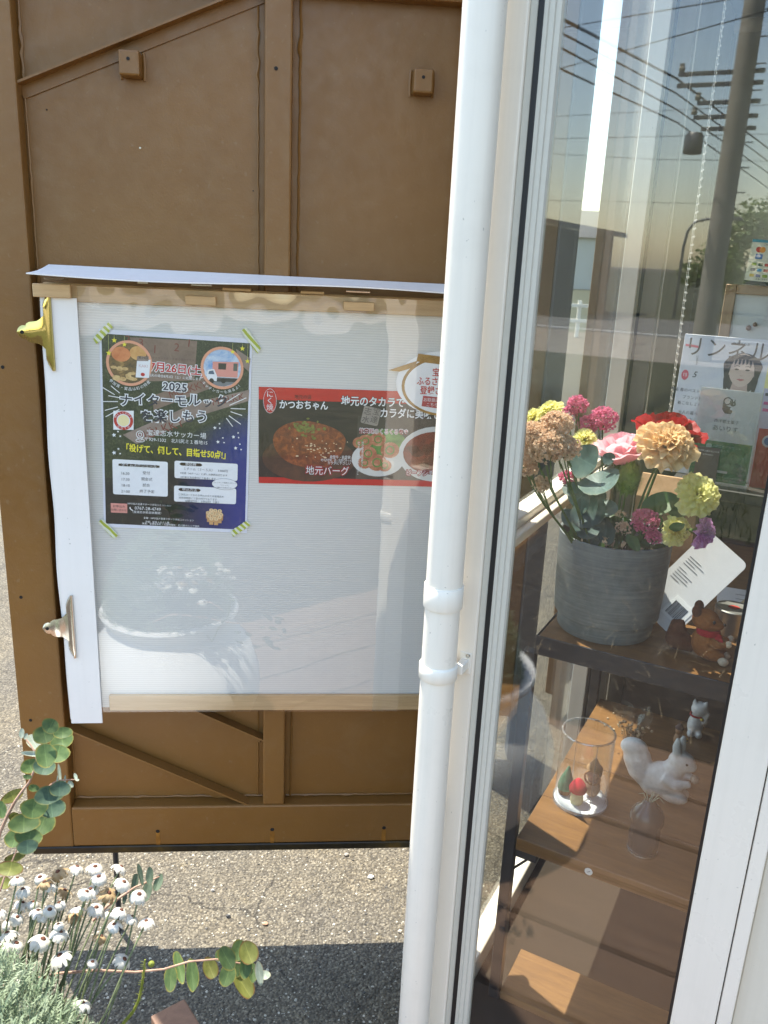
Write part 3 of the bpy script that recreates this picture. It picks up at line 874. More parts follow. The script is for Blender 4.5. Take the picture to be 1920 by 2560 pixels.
# information boxes
def rbox(X0, Y0, X1, Y1, r, mat, y):
    (x0, z1), (x1, z0) = P(X0, Y0), P(X1, Y1); 
    return poly(po, rrect(x0, x1, z0, z1, r * K), y, mat)
rbox(708, 1252, 1072, 1505, 12, INKW, -.0022)
rbox(1106, 1270, 1522, 1412, 12, INKW, -.0022)
rbox(1110, 1432, 1522, 1566, 12, INKW, -.0022)
rbox(748, 1280, 1012, 1316, 16, INKBR, -.0025); rbox(1140, 1282, 1286, 1312, 14, INKBR, -.0025); rbox(1140, 1448, 1284, 1478, 14, INKBR, -.0025)
for s, X, Y, sz, m in (('タイムスケジュール', 880, 1298, 25, INKW), ('参加費', 1212, 1297, 24, INKW), ('申込方法', 1212, 1463, 24, INKW),
                       ('16:30', 792, 1347, 25, INKGR), ('受付', 928, 1348, 24, INKGR), ('17:30', 794, 1386, 25, INKGR), ('開会式', 932, 1388, 24, INKGR),
                       ('18:10', 796, 1425, 25, INKGR), ('試合', 930, 1427, 24, INKGR), ('21:00', 797, 1464, 25, INKGR), ('終了予定', 936, 1468, 24, INKGR),
                       ('１チーム（３～５人）　3,000円', 1310, 1335, 20, INKGR), ('※定員（40チーム）に達し次第締め切ります', 1300, 1363, 15.5, INKGR), ('※料金は当日受付にて集金します', 1265, 1387, 15.5, INKGR),
                       ('二次元コードからお申込みまたは宝達志水', 1290, 1503, 15.5, INKGR), ('総合体育館にて受け付けております', 1270, 1523, 15.5, INKGR), ('※締切日：7月4日（金）', 1305, 1546, 22, INKGR)):
    a, b = P(X, Y); text(po, s, a, b, sz * K, m, -.0028, rot=.008)
bx, bz = P(1440, 1430); poly(po, ngon(bx, bz, 82 * K, 38 * K, 30), -.0030, INKW); ring(po, bx, bz, 1e-6, 1e-6, -.003, INKGR, 4)
pts = ngon(bx, bz, 82 * K, 38 * K, 30); line2(po, pts + [pts[0]], 1.6 * K, -.0032, INKGR)
for s, Y in (('フィンランド発祥のスポーツ', 1422), ('「モルック」', 1438), ('に触れてみませんか！', 1454)):
    a, b = P(1440, Y); text(po, s, a, b, 11.5 * K, INKGR, -.0033)
rbox(703, 1538, 812, 1608, 2, PINKB, -.0022)
for s, X, Y, sz, m in (('お申込み', 757, 1562, 20, INKBR), ('お問い合わせ', 757, 1586, 17, INKBR), ('NPO法人宝達スポーツ文化コミッション', 955, 1555, 15.5, INKW), ('0767-28-4749', 945, 1582, 30, INKW), ('（宝達志水総合体育館）', 940, 1607, 19, INKW),
                       ('主催：NPO法人宝達スポーツ文化コミッション', 1085, 1655, 15.5, INKW), ('共催：能登ふるさと博', 1010, 1674, 15.5, INKW), ('後援：宝達志水町・北國新聞社・石川県モルック協会', 1100, 1694, 15.5, INKW)):
    a, b = P(X, Y); text(po, s, a, b, sz * K, m, -.0028, rot=.008)
cx, cz = P(838, 1578); line2(po, [(cx - 8 * K, cz + 11 * K), (cx - 8 * K, cz), (cx + 3 * K, cz - 10 * K), (cx + 9 * K, cz - 11 * K)], 6 * K, -.0028, INKW)
# bundle of numbered wooden skittles
rr = random.Random(5)
SK = photo_mat('print_skittle', [(.3, (178, 128, 78)), (.7, (216, 172, 118))], 60); SKT = flat('print_skittle_top', (230, 198, 150), .5)
for i, (X, Y, s) in enumerate(((1362, 1602, '7'), (1388, 1605, '9'), (1418, 1608, '8'), (1342, 1618, '5'), (1368, 1622, '11'), (1402, 1628, '12'), (1428, 1632, '6'), (1350, 1640, '3'), (1385, 1642, '10'), (1420, 1650, '4'), (1366, 1658, '1'), (1398, 1662, '2'))):
    a, b = P(X, Y); y = -.0022 - .0002 * i
    poly(po, [(a - 14 * K, b), (a - 13 * K, b - 40 * K), (a + 13 * K, b - 40 * K), (a + 14 * K, b)], y, SK)
    poly(po, ngon(a, b, 14 * K, 12 * K, 14), y - .00006, SKT); text(po, s, a, b, 17 * K, INKB, y - .00012)
# striped tape over the corners
t = NT('striped_tape'); co = t.coord('Object', None)
wv = t.n('ShaderNodeTexWave', wave_type='BANDS', bands_direction='DIAGONAL'); wv.inputs['Scale'].default_value = 42; wv.inputs['Distortion'].default_value = 1.6; t.l(co, wv.inputs['Vector'])
c_ = t.ramp(wv.outputs[0], [(.42, S((222, 226, 206))), (.5, S((168, 180, 52)))])
TAPE = t.done(t.bsdf(c_.outputs[0], .5).outputs[0])
for X, Y, an, L in ((636, 478, -48, 150), (1553, 528, 52, 165), (690, 1708, 48, 150), (1563, 1728, -38, 140)):
    a, b = P(X, Y); n_ = 14; v = []
    q = math.radians(-an); d = Vector((math.cos(q), math.sin(q))); nn = Vector((-d.y, d.x)); rj = random.Random(X)
    for i in range(n_ + 1):
        s_ = (i / n_ - .5) * L * K; c_ = Vector((a, b)) + d * s_; e = 21 * K + (rj.uniform(-3, 3) * K if 0 < i < n_ else rj.uniform(-6, 0) * K)
        j0 = d * (rj.uniform(-6, 6) * K if i in (0, n_) else 0)
        v += [(*(c_ + nn * e + j0),), (*(c_ - nn * e - j0),)]
    mesh('tape', [(p[0], -.0036, p[1]) for p in v], [(2 * i, 2 * i + 1, 2 * i + 3, 2 * i + 2) for i in range(n_)], TAPE, po)

# ------------------------------------------------------------------ food banner
fb = thing('food_banner', 'wide red and black restaurant banner with photos of meat dishes', 'banner', PF, (.133, .0035, 1.207))
KB = .000318
def B(X, Y):   # layout units: left edge 118, top 825, bottom 1432
    return ((X - 118) * .000327, .204 - ((Y - 825) - .036 * (X - 118)) * .000335)
REDP = photo_mat('banner_red', [(.3, (184, 26, 20)), (.7, (204, 34, 26))], 12)
DARKP = photo_mat('banner_dark', [(.3, (18, 14, 13)), (.6, (44, 32, 28)), (.8, (70, 54, 46))], 14)
box('banner_sheet', 0, .47, -.0010, -.0002, 0, .204, REDP, fb, 0)
poly(fb, [(0, .0135), (.462, .0135), (.462, .178), (0, .178)], -.0013, DARKP)
poly(fb, [(.205, .0135), (.462, .0135), (.462, .150), (.205, .150)], -.0014, photo_mat('banner_mid', [(.3, (36, 31, 26)), (.7, (92, 84, 76))], 10))
MEAT = photo_mat('print_meat', [(.25, (58, 26, 14)), (.48, (118, 56, 24)), (.66, (164, 88, 40)), (.84, (220, 168, 116))], 75)
cx, cz = B(440, 1190); 
rr = random.Random(9)
poly(fb, ngon(cx, cz - .03, .098, .050, 30), -.0015, photo_mat('print_dish', [(.3, (40, 26, 20)), (.7, (96, 60, 40))], 20))
poly(fb, [(cx + .075 * math.cos(a) * (1 + .06 * math.sin(3 * a)), cz + .052 * math.sin(a) * (1 + .08 * math.cos(2 * a + 1))) for a in [2 * math.pi * k / 40 for k in range(40)]], -.0017, MEAT)
HERB = photo_mat('print_herb', [(.3, (62, 70, 24)), (.7, (140, 140, 60))], 120)
for i in range(46):
    x, z = B(rr.gauss(415, 48), rr.gauss(1085, 30)); poly(fb, ngon(x, z, rr.uniform(.002, .005), rr.uniform(.002, .004), 6, rr.uniform(0, 3)), -.0019 - .000004 * i, HERB)
GLOSSY = flat('print_gloss', (232, 206, 170), .5)
for i in range(40):
    x, z = B(rr.gauss(500, 80), rr.gauss(1225, 40)); poly(fb, ngon(x, z, rr.uniform(.001, .0035), rr.uniform(.0006, .0016), 5, rr.uniform(0, 3)), -.0020, GLOSSY)
PLATE = flat('print_plate', (214, 214, 210), .5)
LETT = photo_mat('print_lettuce', [(.3, (60, 104, 44)), (.7, (126, 168, 84))], 45)
ROLL = photo_mat('print_roll', [(.3, (150, 80, 54)), (.55, (190, 124, 90)), (.75, (226, 190, 160))], 70)
STEW = photo_mat('print_stew', [(.3, (84, 26, 18)), (.6, (130, 48, 30)), (.8, (176, 92, 66))], 50)
cx, cz = B(885, 1270); poly(fb, ngon(cx, cz - .006, .056, .038, 30), -.0016, PLATE)
poly(fb, ngon(cx + .012, cz + .030, .046, .030, 18), -.0018, LETT)
for i, (X, Y, r) in enumerate(((800, 1170, .016), (880, 1160, .017), (960, 1230, .020), (820, 1250, .018), (760, 1180, .014), (880, 1310, .021), (800, 1310, .015), (930, 1330, .015))):
    x, z = B(X, Y); poly(fb, ngon(x, z, r, r * .86, 18), -.0020 - .00005 * i, ROLL); ring(fb, x, z, r * .35, r * .5, -.0025, LETT, 16)
cx, cz = B(1230, 1260); poly(fb, ngon(cx + .01, cz, .080, .060, 30), -.0019, PLATE); poly(fb, ngon(cx + .01, cz + .002, .070, .047, 30), -.0022, STEW)
for i in range(9):
    poly(fb, ngon(cx - .04 + rr.uniform(0, .06), cz + rr.uniform(-.03, .02), rr.uniform(.008, .015), rr.uniform(.007, .011), 10), -.0024, photo_mat('print_beef', [(.3, (60, 24, 16)), (.6, (112, 50, 34)), (.8, (200, 140, 110))], 80))
# oval name badge, headings
x, z = B(188, 912); poly(fb, ngon(x, z, .0135, .0255, 26), -.0028, INKW); poly(fb, ngon(x, z, .0128, .0247, 26), -.0030, INKR)
for i, ch in enumerate('にく焼'): text(fb, ch, x, z + .0135 - .0138 * i, .0148, INKW, -.0033)
def bt(s, X, Y, sz, mat, **k):
    x, z = B(X, Y); text(fb, s, x, z, sz * .000327, mat, -.0029, **k)
bt('地元の店', 395, 890, 27, INKB); bt('かつおちゃん', 400, 942, 60, INKW, outline=(INKB, .0014), offset=.0004, sx=.86)
bt('地元のタカラで', 838, 925, 66, INKW, sx=.88, offset=.0004, outline=(flat('ink_shadow', (60, 40, 36), .5), .0012))
bt('カラダに美味しい', 1110, 1003, 66, INKW, sx=.86, offset=.0004, outline=(flat('ink_shadow', (60, 40, 36), .5), .0012))
bt('能登豚のくるくる巻き', 915, 1112, 38, flat('ink_rose', (170, 44, 52), .5), outline=(INKW, .0009), sx=.84)
bt('能登牛・能登豚', 640, 1273, 24, INKW, sx=.8); bt('地元の野菜・卵・豆腐で作った', 615, 1292, 19, INKW, sx=.75); bt('カラダにやさしい', 635, 1311, 24, INKW, sx=.8)
bt('地元バーグ', 560, 1362, 64, INKW, outline=(flat('ink_wine', (150, 30, 36), .5), .0022), sx=.88)
bt('ビーフシチュー', 1200, 1385, 44, INKW, outline=(flat('ink_wine', (150, 30, 36), .5), .0018), sx=.84)
for s, X in (('地元の野菜と能登豚でつくる', 782), ('かつおちゃん秘伝の地元醤油タレ', 757)):
    for i, ch in enumerate(s):
        bt(ch, X, 1180 + i * 14.5, 15, INKW)
SEAL = flat('print_seal', (150, 142, 134), .5)
x, z = B(828, 1010); poly(fb, [(x + (a * math.cos(.2) + b * math.sin(.2)), z + (-a * math.sin(.2) + b * math.cos(.2))) for a, b in rrect(-.0185, .0185, -.0185, .0185, .004)], -.0027, SEAL)
for i, ch in enumerate('宝志達水'): text(fb, ch, x + (.009 if i % 2 == 0 else -.009) + (-.002 if i > 1 else .002), z + (.0085 if i < 2 else -.0085), .0165, flat('print_seal_ink', (84, 74, 70), .5), -.0031, rot=.2)

# ------------------------------------------------------------------ oval sticker partly behind the pipe
ov = thing('oval_sticker', 'white oval sticker with gold ribbon and red lettering above the food banner', 'sticker', PF, (.512, -.0005, 1.43))
GOLDI = photo_mat('ink_gold', [(.3, (120, 84, 20)), (.6, (176, 132, 50)), (.8, (214, 180, 100))], 20)
poly(ov, ngon(0, 0, .098, .0665, 40), -.0004, INKW, 'sticker_sheet')
poly(ov, ngon(.004, -.006, .090, .062, 40), -.0008, GOLDI); poly(ov, ngon(.004, -.006, .084, .057, 40), -.0011, INKW)
poly(ov, [(-.055, .060), (.03, .052), (.03, .036), (-.058, .044)], -.0014, GOLDI, 'ribbon')
poly(ov, [(-.055, .046), (-.062, .032), (-.092, .022), (-.115, .024)], -.0016, GOLDI, 'ribbon')
for s, z, x in (('宝達志水町', .022, .012), ('ふるさと納税に', .003, -.004), ('登録されました', -.016, .004)):
    text(ov, s, x + .002, z, .0185, INKR, -.0016, sx=.82, offset=.0003)
poly(ov, [(-.040, -.026), (.010, -.030), (.010, -.035), (.020, -.042), (.010, -.050), (.010, -.054), (-.042, -.048)], -.0014, flat('ink_crimson', (176, 60, 64), .5))
text(ov, 'お取扱店は', -.018, -.035, .0085, INKW, -.0018); text(ov, 'こちら', -.020, -.045, .0085, INKW, -.0018)

# ------------------------------------------------------------------ shop
sp = thing('shop', 'white framed glass shop with a squirrel figure shelf behind its pane', 'shop', SF)
ZR = 2.52
box('corner_post', -.045, .0445, .0, .072, .0, ZR, ALU, sp, .003, seg=2)
box('frame_lip', .0446, .0565, .006, .072, .02, ZR - .01, GREYBEAD, sp, .001)
box('gasket', .0568, .0655, .003, .03, .02, ZR - .01, BLACK, sp, .001)
# glazing bead: stepped profile running down to the glass
v = []
prof = [(.0658, .004), (.0715, .004), (.0725, .008), (.079, .010), (.080, .014), (.0865, .016), (.0885, .0215), (.0885, .030), (.0658, .030)]
for z in (.02, ZR - .01):
    for a, b in prof: v.append((a, b, z))
k = len(prof); f = [(i, (i + 1) % k, (i + 1) % k + k, i + k) for i in range(k)] + [tuple(range(k))[::-1], tuple(range(k, 2 * k))]
mesh('glazing_bead', v, f, GREYBEAD, sp)
fp = box('glass_pane', .067, .4475, .022, .0275, .02, ZR - .01, GLASS, sp, 0)
box('gasket', .4478, .4525, -.004, .03, .02, ZR - .01, BLACK, sp, .0008)
box('mullion', .4528, .5195, -.014, .07, .0, ZR, ALU2, sp, .002, seg=2)
box('mullion', .5212, .5425, -.012, .07, .0, ZR, ALU2, sp, .0015)
box('door_leaf', .5430, .86, .002, .05, .03, ZR - .02, WALLW, sp, .002)
box('mullion', .8605, .93, -.012, .07, .0, ZR, ALU2, sp, .002)
box('light_block_panel', .9305, 2.1, .002, .05, .02, ZR - .01, WALLW, sp, .002)  # unseen bay, closed solid instead of glazed to darken the room
box('front_wall', 2.101, 3.2, .0, .08, .0, ZR, WALLW, sp, .002)
# left side: full-height glazing with a rail
box('side_rail', -.046, -.004, .0722, 1.5, 1.122, 1.182, ALU, sp, .003, seg=2)
box('side_ledge', -.0038, .016, .0722, 1.5, 1.150, 1.164, ALU, sp, .002)
box('side_sill', -.046, -.002, .0722, 1.5, .0, .075, ALU, sp, .003)
box('side_glass', -.030, -.0255, .0724, 1.5, .0752, 1.1215, GLASS2, sp, 0)
box('side_glass', -.030, -.0255, .0724, 1.5, 1.1825, ZR - .02, GLASS2, sp, 0)
NAVY = flat('sash_gap_shade', (.030, .034, .048), .7)  # dark sheets stand in for the shade between the sash stiles
for b0, b1, a1 in ((1.022, 1.058, .022), (1.292, 1.33, .028)):
    st = box('sash_stile', -.022, a1, b0, b1, .076, 1.121, ALU, sp, .002)
    st = box('sash_stile', -.022, a1, b0, b1, 1.1826, ZR - .02, ALU, sp, .002)
box('sash_shade_sheet', -.020, -.0175, 1.0585, 1.2915, 1.183, ZR - .02, NAVY, sp, 0)
box('sash_shade_sheet', -.020, -.0175, 1.0585, 1.2915, .0755, 1.1215, NAVY, sp, 0)
box('side_wall', -.046, .0, 1.5005, 2.12, .0, ZR, WALLW, sp, .002)
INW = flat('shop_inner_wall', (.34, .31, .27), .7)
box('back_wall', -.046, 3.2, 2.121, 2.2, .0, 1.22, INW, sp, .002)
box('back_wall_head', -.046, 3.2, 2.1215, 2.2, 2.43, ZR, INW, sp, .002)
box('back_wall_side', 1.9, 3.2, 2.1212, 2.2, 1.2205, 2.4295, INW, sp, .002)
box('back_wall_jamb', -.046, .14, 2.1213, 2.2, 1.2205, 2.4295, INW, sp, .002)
box('backlight_pane', .1402, 1.8995, 2.15, 2.155, 1.2205, 2.4295, GLASS2, sp, 0)  # window opening added so the blind is lit from behind
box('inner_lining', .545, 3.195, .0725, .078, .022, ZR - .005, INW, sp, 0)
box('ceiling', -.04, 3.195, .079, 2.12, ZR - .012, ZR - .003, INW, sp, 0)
box('right_wall', 3.2005, 3.26, .0, 2.2, .0, ZR, WALLW, sp, .002)
box('roof', -.06, 3.3, -.05, 2.24, ZR + .0006, ZR + .10, flat('roof_metal', (.30, .31, .31), .5), sp, .004)
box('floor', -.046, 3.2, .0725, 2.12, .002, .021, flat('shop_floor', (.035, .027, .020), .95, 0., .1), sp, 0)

box('dark_backing_box', .10, 1.9, 1.19, 1.55, .0215, 1.12, flat('backing_dark', (.045, .036, .028), .5), sp, .003)  # added dark box behind the rack, blocks light from the back

# ------------------------------------------------------------------ downpipe
dp = thing('downpipe', 'white plastic rain downpipe at the corner of the shop', 'downpipe', SF, (0, -.05, 0))
RP = .0305
tube('pipe', [(0, 0, 1.134), (0, 0, 2.75)], RP, PVC, dp, 40)
tube('lower_pipe', [(.0, 0, .0), (.0, 0, 1.1335)], RP - .0008, PVC, dp, 40)
lathe('coupling', [(RP - .004, 1.128), (RP + .0022, 1.128), (RP + .0024, 1.1285), (RP + .0024, 1.166), (RP + .0020, 1.1665), (RP - .002, 1.1665)], PVC, dp, 40)
cl = lathe('clamp', [(RP - .003, .9945), (RP + .0022, .9975), (RP + .0026, .998), (RP + .0026, 1.0215), (RP + .0022, 1.0220), (RP - .002, 1.0245)], PVC, dp, 40, (.0, 0, 0))
box('clamp_arm', .022, .036, .018, .0495, 1.000, 1.019, PVC, cl, .002)
box('clamp_foot', .018, .040, .0472, .0498, .99, 1.030, PVC, cl, .001)
lathe('screw', [(0, 0), (.004, 0), (.0035, .0016), (0, .0022)], CHROME, cl, 10, M=Matrix.Translation((.034, .0465, 1.0255)) @ Matrix.Rotation(math.pi / 2, 4, 'X'))

# ------------------------------------------------------------------ shelf rack inside the window
rk = thing('shelf_rack', 'black steel rack with wooden shelves just behind the shop glass', 'shelf', SF)
ZS, Z2, Z3 = .961, .477, .052
def shelf(z, th, b1, steel, nb=4):
    w_ = (b1 - .282) / nb
    for i in range(nb):
        box('shelf_board', .0725, .70, .282 + i * w_, .282 + (i + 1) * w_ - .0012, z - th, z - .0006 * (i % 2), SHELFW, rk, .0015)
    if steel:
        box('front_rail', .0690, .70, .2775, .2816, z - .040, z + .0012, STEELB, rk, .001)
        box('side_rail', .0690, .0722, .282, b1, z - .040, z + .0012, STEELB, rk, .001)
        box('back_rail', .0690, .70, b1 + .0005, b1 + .0045, z - .040, z + .0012, STEELB, rk, .001)
shelf(ZS, .022, 1.16, True)
shelf(Z2, .031, 1.0, False)
shelf(Z3, .022, .43, False, 1)
for b in (.283, .97):
    box('leg', .044, .0686, b, b + .025, .0215, ZS - .041, STEELB, rk, .0015)
    box('leg', .6305, .655, b, b + .025, .0215, ZS - .041, STEELB, rk, .0015)
box('shelf_bracket', .0690, .118, .290, .314, Z2 - .056, Z2 - .0315, STEELB, rk, .002)
tube('bracket_strut', [(.0640, .300, Z2 - .10), (.098, .300, Z2 - .058)], .003, STEELB, rk, 8)
box('upper_board', .235, .70, .575, .92, 1.222, 1.247, flat('dark_board', (.035, .030, .026), .5), rk, .002)
box('upper_post', .66, .69, .60, .63, ZS + .0015, 1.2215, STEELB, rk, .001)
box('upper_post', .66, .69, .86, .89, ZS + .0015, 1.2215, STEELB, rk, .001)
STK = flat('sticker_white', (226, 226, 222), .5)
stk = lathe('number_sticker', [(0, 0), (.0085, 0), (.0085, .0004), (0, .0005)], STK, rk, 20, M=Matrix.Translation((.234, .2806, .4595)) @ Matrix.Rotation(math.pi / 2, 4, 'X'))
text(rk, '1', .234, .4595, .011, INKB, .2795, rot=.9)

# ------------------------------------------------------------------ things on the shelves
def Tn(name, label, cat, loc=(0, 0, 0), group=None, rz=0.): return thing(name, label, cat, SF, loc, rz, group)
# clear tube with felt figures
tb = Tn('acrylic_tube', 'clear plastic tube on a white disc around felt figures', 'display tube', (.156, .487, Z2))
v, f = lathe_vf([(.060, .0065), (.060, .182)], 48); v2, f2 = lathe_vf([(.0578, .0065), (.0578, .182)], 48)
mb = MB(); mb.add(v, f); mb.add(v2, f2); mb.build('tube_wall', ACRYL, tb, True)
RIMC = clear_mat('acrylic_rim', .35, .1, (.85, .87, .88), .15)
lathe('rim', [(.0575, .182), (.0605, .182), (.0612, .184), (.0605, .1855), (.0575, .1855), (.0575, .182)], RIMC, tb, 48)
for a in (2.2, 5.3):
    tube('seam', [(.0605 * math.cos(a), .0605 * math.sin(a), .007), (.0605 * math.cos(a), .0605 * math.sin(a), .181)], .0011, RIMC, tb, 6)
lathe('base_disc', [(0, .0005), (.0605, .0005), (.0615, .002), (.0605, .0058), (0, .006)], flat('disc_white', (.78, .78, .80), .4), tb, 48)
lathe('base_rim', [(.0618, .0006), (.0638, .0006), (.0638, .008), (.0618, .008), (.0618, .0006)], RIMC, tb, 48)
FELTN = lambda nm, c: m_noise2(nm, [(.3, tuple(x * .72 for x in S(c))), (.7, S(c))], 180, .95, 4, .6, .001)
ft = Tn('felt_tree', 'green felt fir tree inside the clear tube', 'figurine', (.117, .487, Z2 + .0062))
v, f = lathe_vf([(0, .014), (.017, .014), (.019, .022), (.014, .040), (.008, .058), (.002, .074), (0, .075)], 20)
v = [(x * (1 + .12 * noise.noise(Vector((x * 90, y * 90, z * 60)))) + .004 * z / .07, y, z) for x, y, z in v]
mesh('crown', v, f, FELTN('felt_green', (70, 128, 98)), ft, True)
lathe('trunk', [(0, 0), (.013, 0), (.015, .006), (.012, .0145), (0, .0145)], FELTN('felt_brown', (120, 84, 54)), ft, 16)
fm = Tn('felt_mushroom', 'red felt mushroom inside the clear tube', 'figurine', (.152, .466, Z2 + .0062))
lathe('stem', [(0, 0), (.013, 0), (.0155, .008), (.0135, .024), (.011, .034), (0, .034)], FELTN('felt_cream', (214, 204, 160)), fm, 18)
lathe('cap', [(0, .030), (.012, .029), (.0195, .032), (.0205, .040), (.0150, .052), (.006, .062), (.001, .066), (0, .066)], FELTN('felt_red', (196, 40, 58)), fm, 22)
fg = Tn('felt_gnome', 'pale felt gnome with a wreath at the back of the clear tube', 'figurine', (.176, .507, Z2 + .0062))
sculpt('body', [('e', (0, 0, .028), (.019, .016, .028)), ('e', (0, 0, .066), (.019, .017, .018))], FELTN('felt_beige', (176, 148, 124)), fg, .003, 4)
lathe('hat', [(0, .104), (.003, .103), (.010, .090), (.019, .078), (.019, .075), (0, .075)], FELTN('felt_straw', (168, 132, 92)), fg, 18)
v, f = [], []
for k in range(24):
    a = 2 * math.pi * k / 24
    for j in range(6):
        b = 2 * math.pi * j / 6; rr_ = .0175 + .0026 * math.cos(b)
        v.append((rr_ * math.cos(a), -.016 + .0026 * math.sin(b), .060 + rr_ * math.sin(a)))
for k in range(24):
    for j in range(6): f.append((k * 6 + j, ((k + 1) % 24) * 6 + j, ((k + 1) % 24) * 6 + (j + 1) % 6, k * 6 + (j + 1) % 6))
mesh('wreath', v, f, FELTN('felt_wreath', (150, 112, 70)), fg, True)

# white ceramic squirrel
CERW = m_noise2('white_ceramic', [(.35, (.52, .51, .47)), (.65, (.74, .73, .69))], 25, .35)
ws = Tn('ceramic_squirrel', 'white ceramic squirrel with a raised tail on the second shelf', 'figurine', (0, 0, 0))
sculpt('body', [('e', (.318, .600, .528), (.047, .032, .044)), ('e', (.298, .602, .512), (.034, .030, .034)), ('e', (.347, .590, .498), (.034, .018, .0165)), ('e', (.347, .612, .498), (.034, .018, .0165)),
                ('t', [(.322, .578, .548), (.350, .570, .540), (.381, .580, .548)], [.016, .0135, .008]), ('t', [(.330, .622, .548), (.356, .616, .544), (.381, .606, .552)], [.016, .0125, .008]),
                ('e', (.352, .600, .588), (.031, .024, .025)), ('e', (.372, .598, .582), (.015, .014, .013)), ('e', (.338, .600, .566), (.026, .022, .022)),
                ('t', [(.340, .592, .606), (.337, .590, .628), (.338, .588, .650)], [.010, .0105, .005]), ('t', [(.346, .612, .606), (.345, .614, .626), (.347, .616, .645)], [.010, .010, .005]),
                ('t', [(.290, .606, .508), (.264, .610, .530), (.250, .611, .560), (.238, .611, .585)], [.026, .032, .033, .024]), ('e', (.241, .611, .582), (.033, .026, .022))], CERW, ws, .0032, 5)
for s in (-1, 1): mesh('eye', *ell_vf((.3655, .600 + s * .021, .5945), (.003, .002, .003), 8, 6), flat('eye_black', (.02, .02, .02), .2), ws, True)
mesh('nut', *ell_vf((.386, .593, .556), (.010, .010, .011), 12, 8), m_noise2('nut_shell', [(.4, (.25, .2, .14)), (.7, (.5, .44, .36))], 80), ws, True)

# dark vase with a sprig
dv_ = Tn('glass_vase', 'small dark vase with a silver foot on the front of the second shelf', 'vase', (.320, .386, Z2))
lathe('vase_body', [(0, .006), (.029, .006), (.0315, .012), (.0325, .04), (.031, .062), (.036, .078), (.035, .094), (.026, .108), (.017, .116), (.012, .126), (.0105, .128)], flat('dark_vase', (.030, .034, .034), .25), dv_, 28)
lathe('foot_ring', [(0, 0), (.0325, 0), (.0335, .002), (.0325, .0056), (.030, .0058), (0, .0058)], CHROME, dv_, 32)
SPR = petal_mat('sprig_pale', (196, 200, 178), (150, 160, 130), .3)
rnd = random.Random(4)
for i in range(7):
    a = rnd.uniform(0, 6.28); L = rnd.uniform(.018, .04)
    tube('sprig', [(0, 0, .11), (.006 * math.cos(a), .006 * math.sin(a), .125), (L * .6 * math.cos(a), L * .6 * math.sin(a), .128 + L * .5), (L * math.cos(a), L * math.sin(a), .128 + L * .35)], [.0009, .0011, .0012, .0003], SPR, dv_, 5)

# cat figurine
ct = Tn('cat_figurine', 'small white cat figurine with red collar at the back of the second shelf', 'figurine', (.342, .937, Z2), rz=.2)
sculpt('body', [('e', (0, 0, .032), (.021, .020, .034)), ('e', (.004, -.004, .082), (.022, .020, .021)), ('e', (.002, 0, .058), (.015, .015, .018)), ('t', [(-.010, -.006, .096), (-.012, -.006, .112)], [.008, .002]), ('t', [(.016, -.008, .096), (.019, -.008, .110)], [.008, .002]),
                ('e', (.010, -.016, .012), (.010, .012, .011)), ('e', (-.010, -.016, .012), (.010, .012, .011)), ('t', [(.018, -.008, .045), (.026, -.012, .078)], [.008, .007])], CERW, ct, .003, 4)
lathe('collar', [(.0165, .060), (.0185, .060), (.0185, .0645), (.0165, .0645), (.0165, .060)], flat('collar_red', (150, 30, 34), .5), ct, 20)
mesh('bell', *ell_vf((.012, -.016, .058), (.005, .005, .005), 10, 8), flat('bell_gold', (.6, .45, .08), .3, 1.), ct, True)
bd = Tn('wooden_doll', 'tiny wooden doll in front of the white cat figurine', 'figurine', (.312, .86, Z2))
sculpt('body', [('e', (0, 0, .018), (.012, .010, .019)), ('e', (0, 0, .044), (.011, .010, .011))], flat('doll_wood', (150, 112, 78), .6), bd, .0028, 3)
lathe('hat', [(0, .066), (.004, .064), (.012, .053), (.012, .051), (0, .051)], flat('doll_hat', (70, 44, 34), .7), bd, 14)
for i, c in enumerate(((214, 176, 40), (40, 34, 26), (214, 176, 40))):
    mesh('bee_stripe', *ell_vf((.020, -.006, .020 + .004 * i), (.006 - .001 * abs(i - 1), .005, .0024), 10, 6), flat('bee%d' % (i % 2), c, .6), bd, True)

# dried flowers in a clear sleeve
df = Tn('dried_bouquet', 'small dried flower bouquet in clear wrap behind the tube', 'bouquet', (.205, .772, Z2))
rnd = random.Random(8)
v, f = [], []
for i in range(90):
    p = Vector((rnd.gauss(0, .022), rnd.gauss(0, .016), .055 + rnd.gauss(0, .018)))
    a = ell_vf(p, (rnd.uniform(.002, .0042),) * 3, 6, 4); o_ = len(v); v += a[0]; f += [tuple(k + o_ for k in q) for q in a[1]]
o = mesh('dried_florets', v, f, m_noise2('dried_floret', [(.35, (.32, .20, .13)), (.6, (.55, .42, .26)), (.75, (.72, .64, .50))], 40), df, True); o['kind'] = 'stuff'
mb = MB()
for i in range(14):
    a = rnd.uniform(0, 6.28); mb.add(*tube_vf([(.004 * math.cos(a), .004 * math.sin(a), .002), (.03 * math.cos(a) * rnd.random(), .02 * math.sin(a), .065)], .0009, 5))
o = mb.build('dried_stems', flat('dried_stem', (.20, .15, .08), .8), df); o['kind'] = 'stuff'
v = []; n_ = 18
for j, (r, z) in enumerate(((.006, .004), (.022, .045), (.042, .095), (.046, .118))):
    for k in range(n_):
        a = 2 * math.pi * k / n_; q = r * (1 + .16 * math.sin(5 * a + j)); v.append((q * math.cos(a), q * .7 * math.sin(a), z + .008 * math.sin(3 * a) * (j > 1)))
f = [(j * n_ + k, j * n_ + (k + 1) % n_, (j + 1) * n_ + (k + 1) % n_, (j + 1) * n_ + k) for j in range(3) for k in range(n_)]
mesh('clear_wrap', v, f, ACRYL, df)

